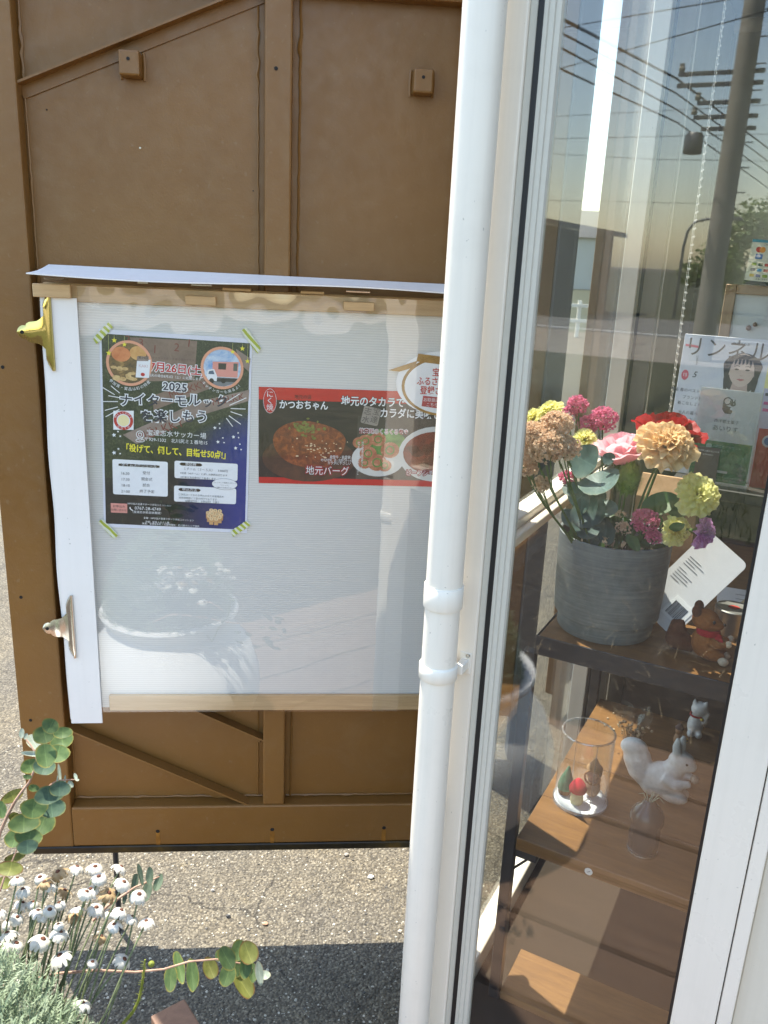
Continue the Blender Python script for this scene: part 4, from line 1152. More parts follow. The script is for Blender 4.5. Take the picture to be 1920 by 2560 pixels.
# brown squirrel with red scarf on the top shelf
FUR = FELTN('fur_tan', (150, 92, 42)); FURD = FELTN('fur_dark', (96, 56, 34)); FURW = FELTN('fur_white', (214, 196, 170))
bs = Tn('felt_squirrel', 'brown felt squirrel with red scarf beside the grey flower pot', 'figurine', (0, 0, 0))
sculpt('body', [('e', (.376, .366, .996), (.026, .022, .034)), ('e', (.371, .362, 1.041), (.026, .022, .0215)), ('e', (.393, .360, 1.036), (.013, .012, .0105)), ('e', (.378, .362, 1.018), (.018, .017, .016)),
                ('e', (.393, .356, .976), (.024, .012, .0135)), ('e', (.393, .378, .976), (.024, .012, .0135)), ('t', [(.386, .350, 1.006), (.404, .346, 1.000), (.416, .352, 1.006)], [.010, .008, .006]), ('t', [(.388, .380, 1.006), (.406, .380, 1.000), (.416, .372, 1.006)], [.010, .008, .006])], FUR, bs, .003, 4)
for b in (.347, .377):
    mesh('ear', *ell_vf((.354, b, 1.060), (.009, .006, .012), 10, 8), FURD, bs, True)
    mesh('eye', *ell_vf((.388, .362 + (b - .362) * 1.1, 1.045), (.003, .003, .0036), 8, 6), flat('eye_black', (.02, .02, .02), .2), bs, True)
    mesh('hand', *ell_vf((.419, b + .003, 1.006), (.0065, .006, .007), 10, 8), FURW, bs, True)
    mesh('foot', *ell_vf((.415, b, .970), (.010, .008, .0085), 10, 8), FURW, bs, True)
mesh('nose', *ell_vf((.406, .360, 1.039), (.003, .003, .0026), 8, 6), flat('eye_black', (.02, .02, .02), .2), bs, True)
sculpt('tail', [('t', [(.358, .372, .975), (.335, .374, .980), (.320, .374, .996), (.322, .374, 1.012), (.334, .374, 1.016)], [.012, .019, .021, .017, .011]), ('e', (.326, .374, .984), (.026, .018, .022))], FURD, bs, .003, 5)
SCARF = FELTN('scarf_red', (176, 30, 38))
lathe('scarf', [(.0165, -.005), (.021, -.006), (.0225, 0), (.0205, .006), (.0165, .006), (.0165, -.005)], SCARF, bs, 20, (.379, .362, 1.020))
mesh('scarf_knot', *ell_vf((.398, .352, 1.014), (.009, .006, .008), 10, 8, .3, 2), SCARF, bs, True)
mesh('scarf_end', [(.398, .348, 1.016), (.408, .347, 1.014), (.411, .346, .998), (.400, .347, .998)], [(0, 1, 2, 3)], SCARF, bs)

# round tin
tn = Tn('round_tin', 'small round tin with a red mark behind the brown squirrel', 'tin', (.408, .515, ZS))
TIN = flat('tin_grey', (.36, .36, .33), .35, .7)
lathe('tin_body', [(0, 0), (.034, 0), (.036, .002), (.036, .050), (.037, .052), (.037, .058), (.035, .060), (.033, .059), (0, .059)], TIN, tn, 36)
mesh('red_mark', *[[(.012 * math.cos(k), .010 * math.sin(k), .0596) for k in [i * .52 for i in range(12)]], [tuple(range(12))]], flat('tin_red', (190, 44, 30), .5), tn)

# white packet with printed label, leaning behind the pot
pk = Tn('white_packet', 'white packet with small print and a barcode leaning beside the pot', 'packet', (.300, .440, ZS + .004))
pk.matrix_world = SF @ Matrix.Translation((.3195, .497, 1.058)) @ Matrix.Rotation(math.radians(-22), 4, 'X') @ Matrix.Rotation(math.radians(33), 4, 'Y')
v = []; out = rrect(-.052, .052, -.105, .105, .012, 4)
for y in (-.004, .004):
    for x, z in out: v.append((x, y, z))
n_ = len(out); f = [tuple(range(n_)), tuple(range(2 * n_ - 1, n_ - 1, -1))] + [(i, i + n_, (i + 1) % n_ + n_, (i + 1) % n_) for i in range(n_)]
mesh('packet_body', v, f, flat('packet_white', (.72, .73, .75), .4), pk)
for i in range(9):
    z = .040 - .0062 * i - (.006 if i > 3 else 0)
    box('print_line', -.040, -.040 + (.03, .042, .024, .036, .020, .040, .034, .038, .022)[i], -.0046, -.0042, z, z + .0012, flat('ink_faint', (120, 122, 126), .5), pk, 0)
box('label', -.002, .046, -.0047, -.0042, -.082, -.034, INKW, pk, 0)
rnd = random.Random(6); x = .004
while x < .036:
    wd = rnd.choice((.0006, .0009, .0014)); box('barcode_bar', x, x + wd, -.0053, -.0048, -.076, -.044, INKB, pk, 0); x += wd + rnd.choice((.0007, .001, .0013))

# kraft bag behind the pot
kb = Tn('kraft_bag', 'brown kraft paper bag with a black shell drawing behind the flowers', 'bag', (.240, .575, ZS + .0016))
KRAFT = m_noise2('kraft_paper', [(.3, (.36, .22, .11)), (.7, (.48, .31, .17))], 50, .8, 5, .2, .0006)
v = [(-.065, -.028, 0), (.065, -.028, 0), (.065, .028, 0), (-.065, .028, 0), (-.063, -.026, .25), (.063, -.026, .25), (.063, .026, .25), (-.063, .026, .25), (-.060, -.004, .295), (.060, -.004, .295), (.060, .004, .295), (-.060, .004, .295), (-.055, 0, .15), (.055, 0, .15)]
mesh('bag_body', v, [(0, 1, 5, 4), (1, 2, 6, 5), (2, 3, 7, 6), (3, 0, 4, 7), (4, 5, 9, 8), (5, 6, 10, 9), (6, 7, 11, 10), (7, 4, 8, 11), (8, 9, 10, 11), (3, 2, 1, 0)], KRAFT, kb)
cx, cz = .020, .205
line2(kb, [(cx + .026 * math.cos(a), cz + .026 * math.sin(a)) for a in [math.pi * k / 16 for k in range(17)]], .0012, -.0290, INKB, 'shell_drawing')
for k in range(1, 6):
    a = math.pi * k / 6; line2(kb, [(cx + .005 * math.cos(a), cz + .003), (cx + .019 * math.cos(a), cz + .003 + .019 * math.sin(a))], .0011, -.0290, INKB, 'shell_drawing')

# papers on the counter and a dark strap
PAPW = flat('paper_white', (.74, .74, .72), .6); PAPY = flat('paper_yellow', (.62, .50, .28), .6)
for (a0, a1, b0, b1, z, r, m, lab) in ((.36, .56, .60, .80, .0018, .12, PAPW, 'white sheet of paper with handwriting lying on the top shelf'), (.40, .58, .555, .74, .0030, -.2, PAPY, 'yellowish sheet of paper lying on the white sheet on the top shelf'), (.42, .60, .80, 1.02, .0018, .05, flat('paper_cream', (.66, .62, .52), .6), 'cream sheet of paper at the back of the top shelf')):
    o = Tn('sheet_of_paper', lab, 'paper', ((a0 + a1) / 2, (b0 + b1) / 2, ZS + z), 'papers on the top shelf', r)
    box('sheet', -(a1 - a0) / 2, (a1 - a0) / 2, -(b1 - b0) / 2, (b1 - b0) / 2, 0, .0008, m, o, 0)
    for i in range(4):
        box('writing_line', -.06, .04 - .012 * (i % 3), .06 - .03 * i, .062 - .03 * i, .0009, .0011, INKGR, o, 0)
stp = Tn('woven_strap', 'short black woven strap hanging under the cards', 'strap', (.345, .640, 1.148))
t = NT('woven_black'); ck = t.n('ShaderNodeTexChecker'); ck.inputs['Scale'].default_value = 600; t.l(t.coord(), ck.inputs['Vector'])
ck.inputs[1].default_value = (.010, .010, .011, 1); ck.inputs[2].default_value = (.035, .035, .037, 1)
box('strap', -.028, .032, -.002, .002, -.018, .0735, t.done(t.bsdf(ck.outputs[0], .8).outputs[0]), stp, .001)

# magazine, cards, cork board, payment sign on the upper board
mg = Tn('magazine', 'pale fashion magazine with large dark title and a portrait of a woman', 'magazine', (.318, .672, 1.2475))
mg.matrix_world = SF @ Matrix.Translation((.322, .672, 1.2475)) @ Matrix.Rotation(math.radians(-6), 4, 'X')
MAGC = photo_mat('magazine_cover', [(.3, (196, 198, 204)), (.7, (214, 216, 220))], 8)
box('cover', -.116, .116, -.003, .003, 0, .300, MAGC, mg, .0006)
y = -.0034
text(mg, 'リンネル', -.027, .272, .046, INKB, y, sx=.92, space=1.06)
text(mg, '5', -.084, .215, .018, INKB, y, shear=.3); text(mg, '宝島社の本', .0, .287, .007, INKGR, y); text(mg, 'Liniere', -.083, .246, .007, INKGR, y, rot=1.5)
poly(mg, ngon(-.103, .213, .0075, .011, 16), y, flat('mag_pink', (206, 84, 104), .5)); text(mg, '15', -.103, .213, .010, INKW, y - .0004)
poly(mg, [(-.112, .279), (-.085, .277), (-.085, .272), (-.112, .274)], y, flat('mag_pink', (206, 84, 104), .5))
for i, (s, z) in enumerate((('特集 春のベストアイテム', .180), ('ブランド別', .165), ('着こなし２８０', .152), ('大人の暮らし', .132), ('ふだんのおしゃれ', .118))):
    text(mg, s, -.080, z, .0085, INKGR, y)
text(mg, 'はだかの', -.075, .085, .017, flat('mag_rose', (186, 96, 110), .5), y); text(mg, 'おしゃれ', -.060, .060, .024, flat('mag_rose', (186, 96, 110), .5), y)
# portrait: hair, neck, shoulders, face, features
HAIR = photo_mat('print_hair', [(.3, (30, 26, 28)), (.7, (58, 50, 52))], 60, 5, (6, 1, 1)); SKIN = photo_mat('print_skin', [(.3, (196, 170, 156)), (.7, (210, 186, 172))], 10)
hx, hz = .010, .232
poly(mg, [(hx - 0.06970, .075), (hx - 0.06150, .165), (hx - 0.02460, .180), (hx + 0.02460, .180), (hx + 0.05740, .165), (hx + 0.06560, .075)], y, flat('print_blouse', (214, 214, 216), .5))
poly(mg, [(hx + 0.03772 * math.cos(a) * (1 + .04 * math.sin(5 * a)), hz + 0.00656 + (.031 if math.sin(a) > 0 else .056) * math.sin(a)) for a in [2 * math.pi * k / 36 for k in range(36)]], y - .0002, HAIR)
poly(mg, [(hx - 0.01476, hz - 0.02460), (hx + 0.01476, hz - 0.02460), (hx + 0.01804, hz - 0.05576), (hx - 0.01968, hz - 0.05576)], y - .0003, flat('print_neck', (186, 158, 146), .5))
poly(mg, [(hx + 0.02542 * math.cos(a) * (1 - .10 * max(0, -math.sin(a)) ** 2), hz + 0.00164 + .035 * math.sin(a)) for a in [2 * math.pi * k / 36 for k in range(36)]], y - .0005, SKIN)
for k_ in range(9):
    x0_ = hx - .026 + .0065 * k_; sw = (k_ - 4) * .0012
    poly(mg, [(x0_ - .0045, hz + .034 - .0012 * abs(k_ - 4)), (x0_ + .0045, hz + .034 - .0012 * abs(k_ - 4)), (x0_ + .002 + sw, hz + .0145 + .002 * (k_ % 3) - .0012 * abs(k_ - 4)), (x0_ - .001 + sw, hz + .0125 + .002 * (k_ % 2) - .0012 * abs(k_ - 4))], y - .0007 - .00002 * k_, HAIR)
for s in (-1, 1):
    poly(mg, [(hx + s * .020, hz + .030), (hx + s * .031, hz + .018), (hx + s * .034, hz - .020), (hx + s * .030, hz - .050), (hx + s * .024, hz - .046), (hx + s * .0255, hz - .010)][::s], y - .00072, HAIR)
for s in (-1, 1):
    poly(mg, ngon(hx + s * 0.01066, hz + 0.00287, 0.0045, .0018, 12), y - .0008, flat('print_eye', (40, 32, 32), .5))
    line2(mg, [(hx + s * 0.00533, hz + 0.00943), (hx + s * 0.01107, hz + 0.01066), (hx + s * 0.01640, hz + 0.00861)], .0012, y - .0008, HAIR)
    poly(mg, ngon(hx + s * 0.02665, hz - 0.00328, .0033, .008, 12), y - .0004, SKIN)
line2(mg, [(hx - 0.00287, hz - 0.00902), (hx, hz - 0.01025), (hx + 0.00287, hz - 0.00902)], .001, y - .0008, flat('print_nose', (166, 132, 120), .5))
poly(mg, [(hx - 0.00861, hz - 0.01763), (hx - 0.00246, hz - 0.01599), (hx, hz - 0.01665), (hx + 0.00246, hz - 0.01599), (hx + 0.00861, hz - 0.01763), (hx, hz - 0.02132)], y - .0008, flat('print_lip', (176, 104, 104), .5))
# yellow product column at the right
poly(mg, [(.058, .282), (.114, .282), (.114, .155), (.058, .152)], y - .0002, flat('mag_yellow', (232, 222, 150), .5))
text(mg, 'Coleman', .085, .272, .012, INKB, y - .0006); text(mg, 'おでかけバッグ', .087, .262, .0075, INKB, y - .0006)
poly(mg, rrect(.068, .110, .198, .232, .004), y - .0006, flat('print_bag', (48, 46, 48), .5)); line2(mg, [(.078, .232), (.080, .250), (.098, .250), (.100, .232)], .0015, y - .0006, INKB)
poly(mg, rrect(.060, .078, .186, .198, .002), y - .0008, flat('print_bag2', (60, 54, 52), .5)); poly(mg, rrect(.066, .084, .160, .180, .002), y - .0006, flat('print_bag', (48, 46, 48), .5)); poly(mg, rrect(.092, .112, .160, .182, .004), y - .0006, flat('print_bag', (48, 46, 48), .5))

sg = Tn('shop_card', 'white card with a squirrel drawing and the shop name in clear stand', 'card', (.326, .610, 1.2475))
box('card', -.058, .057, -.001, .001, .092, .200, flat('card_white', (.74, .74, .72), .5), sg, 0)
box('green_card', -.058, .057, -.001, .001, .006, .0915, flat('card_green', (30, 116, 66), .5), sg, 0)
y = -.0014
cx, cz = .000, .169
SQI = flat('ink_squirrel', (74, 74, 74), .5)
line2(sg, [(cx - .004 + .0085 * math.cos(a) * (1 - .05 * a), cz + .007 + .0085 * math.sin(a) * (1 - .05 * a)) for a in [.3 + k * .28 for k in range(24)]], .0022, y, SQI, 'squirrel_drawing')
poly(sg, [(cx - .012, cz + .004), (cx - .004, cz - .002), (cx + .004, cz - .004), (cx + .008, cz - .012), (cx + .006, cz - .018), (cx - .006, cz - .018), (cx - .012, cz - .010)], y - .0001, SQI, 'squirrel_drawing')
poly(sg, ngon(cx + .007, cz + .003, .0055, .005, 14), y - .0003, SQI, 'squirrel_drawing')
for dx in (.004, .009): poly(sg, [(cx + dx - .0015, cz + .006), (cx + dx + .001, cz + .0135), (cx + dx + .0025, cz + .006)], y - .0003, SQI, 'squirrel_drawing')
poly(sg, ngon(cx + .0085, cz + .0035, .001, .001, 8), y - .0005, INKW); poly(sg, ngon(cx + .006, cz - .007, .003, .003, 10), y - .0005, INKW)
text(sg, '西洋郷土菓子', .000, .134, .0082, INKGR, y); text(sg, 'あいりす', .000, .119, .0128, INKGR, y)
text(sg, 'LINE公式アカウント', .008, .081, .0066, flat('ink_pale_green', (190, 222, 200), .5), y); text(sg, 'できました', .000, .073, .0062, flat('ink_pale_green', (190, 222, 200), .5), y)
poly(sg, rrect(-.032, -.021, .076, .085, .003), y, flat('ink_pale_green', (190, 222, 200), .5)); poly(sg, rrect(-.010, .018, .026, .031, .001), y, INKW)
text(sg, 'あいりす 公式アカウント', .020, .017, .0048, flat('ink_pale_green', (190, 222, 200), .5), y); text(sg, 'お得なクーポンをプレゼント！', .018, .011, .0044, flat('ink_pale_green', (190, 222, 200), .5), y)
box('clear_stand', -.062, .061, -.0045, -.0030, .0, .203, ACRYL, sg, 0); box('stand_foot', -.062, .061, -.003, .03, .0, .0030, ACRYL, sg, 0)
dc = Tn('name_card', 'small dark grey card in front of the green card', 'card', (.302, .592, 1.2475))
box('card', -.022, .023, -.0007, .0007, .0, .080, flat('card_dark', (88, 80, 80), .5), dc, 0)
text(dc, '西洋郷土菓子あいりす', .0005, .072, .0043, INKW, -.0011); text(dc, '公式Instagram', .0005, .065, .0036, INKW, -.0011)
box('card_foot', -.022, .023, .0008, .024, .0, .0010, flat('card_dark', (88, 80, 80), .5), dc, 0); poly(dc, [(.010, .004), (.018, .004), (.018, .016), (.010, .016)], -.0011, INKW)

cb = Tn('cork_frame', 'wooden framed notice board with drawing pins behind the magazine', 'board', (.40, .80, 1.2475))
FRW = m_wood('frame_wood', (.36, .22, .11), (.25, .14, .06), (20, 20, 4), .5)
box('board', -.115, .20, -.003, .004, .02, .385, flat('board_paper', (.56, .56, .52), .6), cb, 0)
for x0, x1, z0, z1 in ((-.138, -.1152, 0, .405), (.2002, .222, 0, .405), (-.115, .20, .3852, .405), (-.115, .20, 0, .0198)):
    box('frame_side', x0, x1, -.010, .008, z0, z1, FRW, cb, .0015)
mesh('pin', *ell_vf((-.078, -.008, .315), (.006, .006, .006), 10, 8), flat('pin_brown', (90, 56, 38), .4), cb, True)
mesh('pin', *ell_vf((-.066, -.008, .323), (.005, .005, .005), 10, 8), flat('pin_brown', (90, 56, 38), .4), cb, True)
text(cb, '10', -.020, .292, .024, INKGR, -.0040); poly(cb, [(-.095, .285), (-.085, .270), (-.105, .270)], -.0038, INKBR)
for i in range(6):
    a = i * 1.05; poly(cb, ngon(-.012 + .011 * math.cos(a), .345 + .009 * math.sin(a), .0075, .003, 8, a), -.0038 - .0001 * i, flat('print_leaf', (118, 138, 84), .5), 'leaf_drawing')

py_ = Tn('payment_sign', 'cream card of payment logos fixed on top of the wooden frame', 'sign', (0, 0, 0))
py_.matrix_world = SF @ Matrix.Translation((.298, .778, 1.655)) @ Matrix.Rotation(math.radians(3), 4, 'Y')
box('card', 0, .16, -.001, .001, 0, .092, flat('card_cream', (222, 216, 186), .5), py_, 0)
y = -.0014
poly(py_, [(0, 0), (.16, 0), (.16, .008), (0, .008)], y, INKB); poly(py_, [(0, .0865), (.16, .0865), (.16, .092), (0, .092)], y, flat('ink_teal', (80, 150, 160), .5))
text(py_, 'ご利用いただけます', .045, .0825, .0050, INKGR, y)
poly(py_, ngon(.0165, .072, .006, .006, 20), y, flat('ink_logo_red', (206, 50, 40), .5)); poly(py_, ngon(.0235, .072, .006, .006, 20), y - .0002, flat('ink_logo_orange', (232, 150, 50), .5))
text(py_, 'VISA', .046, .072, .0125, flat('ink_logo_blue', (40, 50, 120), .5), y, shear=.2, offset=.0003)
poly(py_, rrect(.012, .026, .053, .063, .001), y, flat('ink_card_blue', (50, 110, 170), .5)); poly(py_, rrect(.036, .056, .053, .063, .004), y, flat('ink_pale', (198, 198, 190), .5))
lg = [((150, 170, 60), .006), ((60, 90, 70), .019), ((200, 70, 60), .032), ((90, 90, 90), .046)]
for j in range(3):
    for i, (c, x) in enumerate(lg):
        cc = [(150, 170, 60), (60, 90, 70), (200, 80, 70), (110, 110, 112), (90, 160, 190), (170, 60, 60), (210, 180, 60), (70, 80, 120)][(i + 3 * j) % 8]
        z = .042 - .0115 * j
        poly(py_, rrect(x + .002, x + .0115, z - .0028, z + .0030, .0012), y, flat('ink_pay%d' % ((i + 3 * j) % 8), cc, .5))
text(py_, '各種ご利用できます', .04, .012, .0040, INKGR, y)

br = Tn('red_leaflet', 'red and white leaflet at the right edge of the window', 'leaflet', (.418, .640, 1.2475), rz=.15)
box('leaflet', -.030, .06, -.0008, .0008, .0, .125, flat('leaflet_red', (176, 48, 50), .5), br, 0)
poly(br, ngon(-.008, .100, .013, .013, 16), -.0012, flat('leaflet_ring', (196, 190, 196), .5)); poly(br, ngon(-.008, .100, .009, .009, 14), -.0015, flat('leaflet_blue', (84, 110, 160), .5))
pb = Tn('pink_leaflet', 'pale leaflet with pink lettering standing right of the shop card', 'leaflet', (.445, .655, 1.2475))
box('leaflet', -.062, .05, -.0008, .0008, .0, .205, flat('leaflet_pale', (196, 190, 206), .5), pb, 0)
for i, z in enumerate((.190, .172, .158)): poly(pb, [(-.058, z), (-.02, z), (-.02, z + .006), (-.058, z + .006)], -.0012, flat('leaflet_pink', (206, 90, 150), .5) if i else INKGR)

bl = Tn('roller_blind', 'pale roller blind with bead chain hanging at the back of the shop', 'blind', (0, 0, 0))
BLC = petal_mat('blind_cloth', (226, 222, 208), (216, 212, 196), .5, .8, 4)
box('cloth', .02, 1.86, 2.070, 2.0715, 1.12, 2.44, BLC, bl, 0)
tube('roller', [(.01, 2.075, 2.46), (1.87, 2.075, 2.46)], .022, ALU, bl, 16); box('hem_bar', .02, 1.86, 2.066, 2.076, 1.106, 1.1195, ALU, bl, .002)
for x0, b0 in ((.158, .90), (.150, .93)):
    tube('chain_cord', [(x0, b0, 2.5), (x0 + .004, b0, 1.7), (x0 + .010, b0, 1.25)], .0006, PVC, bl, 5)
    mb = MB()
    for i in range(70):
        z = 2.49 - i * .018; mb.add(*ell_vf((x0 + (2.5 - z) * .008, b0, z), (.0022, .0022, .0026), 6, 4))
    o = mb.build('chain_beads', PVC, bl, True); o['kind'] = 'stuff'

DAISY=[(-0.5168, 1.0228, 0.7745, 'w'), (-0.5107, 1.0236, 0.7551, 'w'), (-0.5115, 1.021, 0.7329, 'w'), (-0.5047, 1.0314, 0.7193, 'w'), (-0.4757, 0.9919, 0.7474, 'w'), (-0.5096, 0.9973, 0.7285, 'w'), (-0.5287, 1.0065, 0.7125, 'w'), (-0.4752, 1.0187, 0.7742, 't'), (-0.4652, 1.0441, 0.7714, 't'), (-0.4435, 1.0631, 0.7654, 'w'), (-0.4593, 1.0487, 0.7335, 't'), (-0.4115, 1.014, 0.7646, 'w'), (-0.4043, 1.0451, 0.7652, 'w'), (-0.3882, 1.0391, 0.7414, 't'), (-0.3573, 1.0187, 0.7808, 'w'), (-0.3353, 1.0175, 0.761, 'w'), (-0.3993, 1.0153, 0.7356, 'w'), (-0.3827, 1.0236, 0.7212, 'w'), (-0.3544, 0.9919, 0.7543, 'w'), (-0.4267, 1.0086, 0.7401, 'o'), (-0.431, 1.0117, 0.7213, 't'), (-0.4374, 0.9688, 0.7464, 'c'), (-0.3622, 0.9822, 0.7381, 'w'), (-0.321, 0.9994, 0.7303, 'o'), (-0.3869, 0.9945, 0.7031, 't'), (-0.4563, 0.9577, 0.7293, 'w'), (-0.4992, 0.9665, 0.7115, 'w'), (-0.516, 0.9764, 0.6957, 'w'), (-0.5075, 0.942, 0.7282, 'w'), (-0.4283, 0.9451, 0.7145, 'o'), (-0.3849, 0.9511, 0.7, 'c'), (-0.3451, 0.9676, 0.6906, 'w'), (-0.4986, 0.9213, 0.709, 'w'), (-0.4842, 0.9194, 0.6892, 'c'), (-0.4649, 0.9081, 0.6656, 'c'), (-0.4558, 0.9864, 0.7553, 'c'), (-0.4714, 1.0298, 0.7614, 'w'), (-0.4147, 1.0369, 0.7488, 'w')]
EUC1=[(-0.455, 1.0368, 1.0259, 0.0107, 0.0088, 0.4), (-0.4893, 1.092, 0.976, 0.0143, 0.0113, -0.2), (-0.4453, 1.0529, 1.0051, 0.0113, 0.007, 0.1), (-0.4705, 1.1084, 0.9555, 0.0146, 0.0107, -0.3), (-0.4587, 1.0613, 0.9647, 0.0151, 0.0109, 0.2), (-0.4582, 1.0202, 0.9883, 0.0121, 0.0142, 0.1), (-0.5066, 1.0745, 0.9326, 0.0128, 0.0087, 0.0), (-0.4673, 1.034, 0.9605, 0.0133, 0.0104, 0.3), (-0.5136, 1.1078, 0.9518, 0.008, 0.0115, -0.5), (-0.4943, 1.0613, 0.9629, 0.0148, 0.0032, 0.1), (-0.4488, 0.9983, 0.9399, 0.0169, 0.0106, 0.1), (-0.4696, 1.0509, 0.8783, 0.0161, 0.012, 0.2), (-0.4778, 1.0109, 0.9074, 0.0161, 0.0115, 0.4), (-0.4906, 1.0631, 0.8432, 0.0175, 0.016, 0.2), (-0.4992, 1.0225, 0.8719, 0.0183, 0.0114, 0.2), (-0.434, 1.0016, 0.9482, 0.012, 0.0088, 0.3), (-0.5291, 1.0577, 0.8912, 0.0138, 0.0072, -0.2), (-0.5239, 1.0104, 0.9036, 0.0058, 0.0104, 0.0), (-0.5298, 1.0541, 0.8193, 0.0129, 0.0109, 0.1), (-0.4894, 1.0149, 0.855, 0.0168, 0.0099, 0.2), (-0.4716, 0.9696, 0.8758, 0.0119, 0.0081, 0.1), (-0.5187, 1.0234, 0.8105, 0.0126, 0.0054, 0.1), (-0.5027, 0.9772, 0.8306, 0.0171, 0.0083, 0.0), (-0.5408, 1.0293, 0.7592, 0.0106, 0.0073, 0.1), (-0.514, 1.0726, 0.9885, 0.0033, 0.0062, 0), (-0.4887, 1.0309, 1.0108, 0.0026, 0.0037, 0.6), (-0.462, 1.0706, 0.9258, 0.0021, 0.0113, -0.2), (-0.4461, 1.0239, 0.9385, 0.0012, 0.0115, 0), (-0.462, 1.0861, 0.9011, 0.0014, 0.0076, 0), (-0.4357, 1.0444, 0.9263, 0.0032, 0.0047, -0.8), (-0.4135, 1.0084, 0.9643, 0.002, 0.0045, 0), (-0.4348, 1.0667, 0.9178, 0.0021, 0.0015, 0), (-0.4906, 1.0284, 0.9464, 0.0051, 0.0029, 0.3), (-0.5087, 1.0822, 0.8889, 0.0069, 0.0046, 0.5), (-0.5142, 1.0264, 0.8802, 0.0066, 0.0051, 0.4)]
EUC1_STEM=[(-0.5465, 1.02, 0.8153), (-0.5371, 1.026, 0.8515), (-0.5255, 1.032, 0.8789), (-0.5163, 1.038, 0.8974), (-0.5082, 1.044, 0.9099), (-0.4987, 1.05, 0.9225), (-0.4924, 1.056, 0.9393), (-0.4903, 1.062, 0.9507), (-0.495, 1.068, 0.9602), (-0.5035, 1.074, 0.9695), (-0.5157, 1.08, 0.9787)]
EUC1_STEM2=[(-0.5273, 0.99, 0.7798), (-0.5236, 0.998, 0.7961), (-0.5188, 1.006, 0.8072), (-0.5119, 1.014, 0.8257), (-0.5063, 1.022, 0.8459), (-0.4995, 1.03, 0.8627)]
EUC1_STEM3=[(-0.4747, 1.04, 0.912), (-0.4652, 1.044, 0.9234), (-0.456, 1.048, 0.9288), (-0.4473, 1.052, 0.9273), (-0.4401, 1.056, 0.9253), (-0.4327, 1.06, 0.9234)]
EUC2=[(-0.3045, 1.056, 0.566, 0.0086, 0.0159, 0), (-0.3006, 1.092, 0.552, 0.0069, 0.0215, 0.05), (-0.273, 1.068, 0.5624, 0.0084, 0.0201, 0), (-0.2521, 1.104, 0.5406, 0.0102, 0.0147, -0.3), (-0.2323, 1.08, 0.5926, 0.005, 0.0074, 0), (-0.215, 1.056, 0.6118, 0.0109, 0.0167, -0.3), (-0.2018, 1.092, 0.5922, 0.0119, 0.0131, 0.3), (-0.183, 1.068, 0.612, 0.0129, 0.0147, -0.2), (-0.2138, 1.104, 0.5508, 0.0115, 0.0178, -0.2), (-0.2187, 1.08, 0.5532, 0.0113, 0.0141, 0.3), (-0.1856, 1.056, 0.5952, 0.0085, 0.014, 0.2), (-0.1974, 1.092, 0.5261, 0.0121, 0.0235, -0.2), (-0.1652, 1.068, 0.5726, 0.0056, 0.0154, -0.15), (-0.1611, 1.104, 0.5318, 0.0077, 0.0058, 0), (-0.178, 1.08, 0.5595, 0.0062, 0.0125, 0.3)]
EUC2_STEM=[(-0.5581, 0.98, 0.5783), (-0.5144, 0.991, 0.6041), (-0.4893, 1.002, 0.6124), (-0.4584, 1.013, 0.6121), (-0.4094, 1.024, 0.6092), (-0.3537, 1.035, 0.5974), (-0.3117, 1.046, 0.5943), (-0.2748, 1.057, 0.6005), (-0.2344, 1.068, 0.5964), (-0.1964, 1.079, 0.579), (-0.1702, 1.09, 0.5537)]
EUC3=[(-0.3646, 1.116, 0.7114, 0.0034, 0.0143, 0.05), (-0.3866, 1.152, 0.6641, 0.0048, 0.0116, 0.4), (-0.3526, 1.128, 0.6992, 0.0053, 0.0113, -0.1), (-0.3507, 1.164, 0.6542, 0.0058, 0.0117, 0.5), (-0.3623, 1.14, 0.6577, 0.0064, 0.0134, 0.35), (-0.3921, 1.116, 0.6657, 0.0031, 0.0094, 0.4), (-0.3933, 1.152, 0.6375, 0.0032, 0.0103, 0.4)]
EUC3_STEM=[(-0.4244, 1.06, 0.6679), (-0.4055, 1.078, 0.6821), (-0.3865, 1.096, 0.6875), (-0.3734, 1.114, 0.6875), (-0.3568, 1.132, 0.6842), (-0.3444, 1.15, 0.679)]
WEED_STEM=[(-0.3656, 0.97, 0.5453), (-0.3547, 0.975, 0.5626), (-0.341, 0.98, 0.5801), (-0.3331, 0.985, 0.5972), (-0.3294, 0.99, 0.6178), (-0.3271, 0.995, 0.6382), (-0.3257, 1.0, 0.6585)]
WEED_BUD=(-0.3165, 1.0, 0.6508)
BLOCK=[(-0.2542, 0.8, 0.7653), (-0.2363, 0.8, 0.7837), (-0.2137, 0.8, 0.7693)]
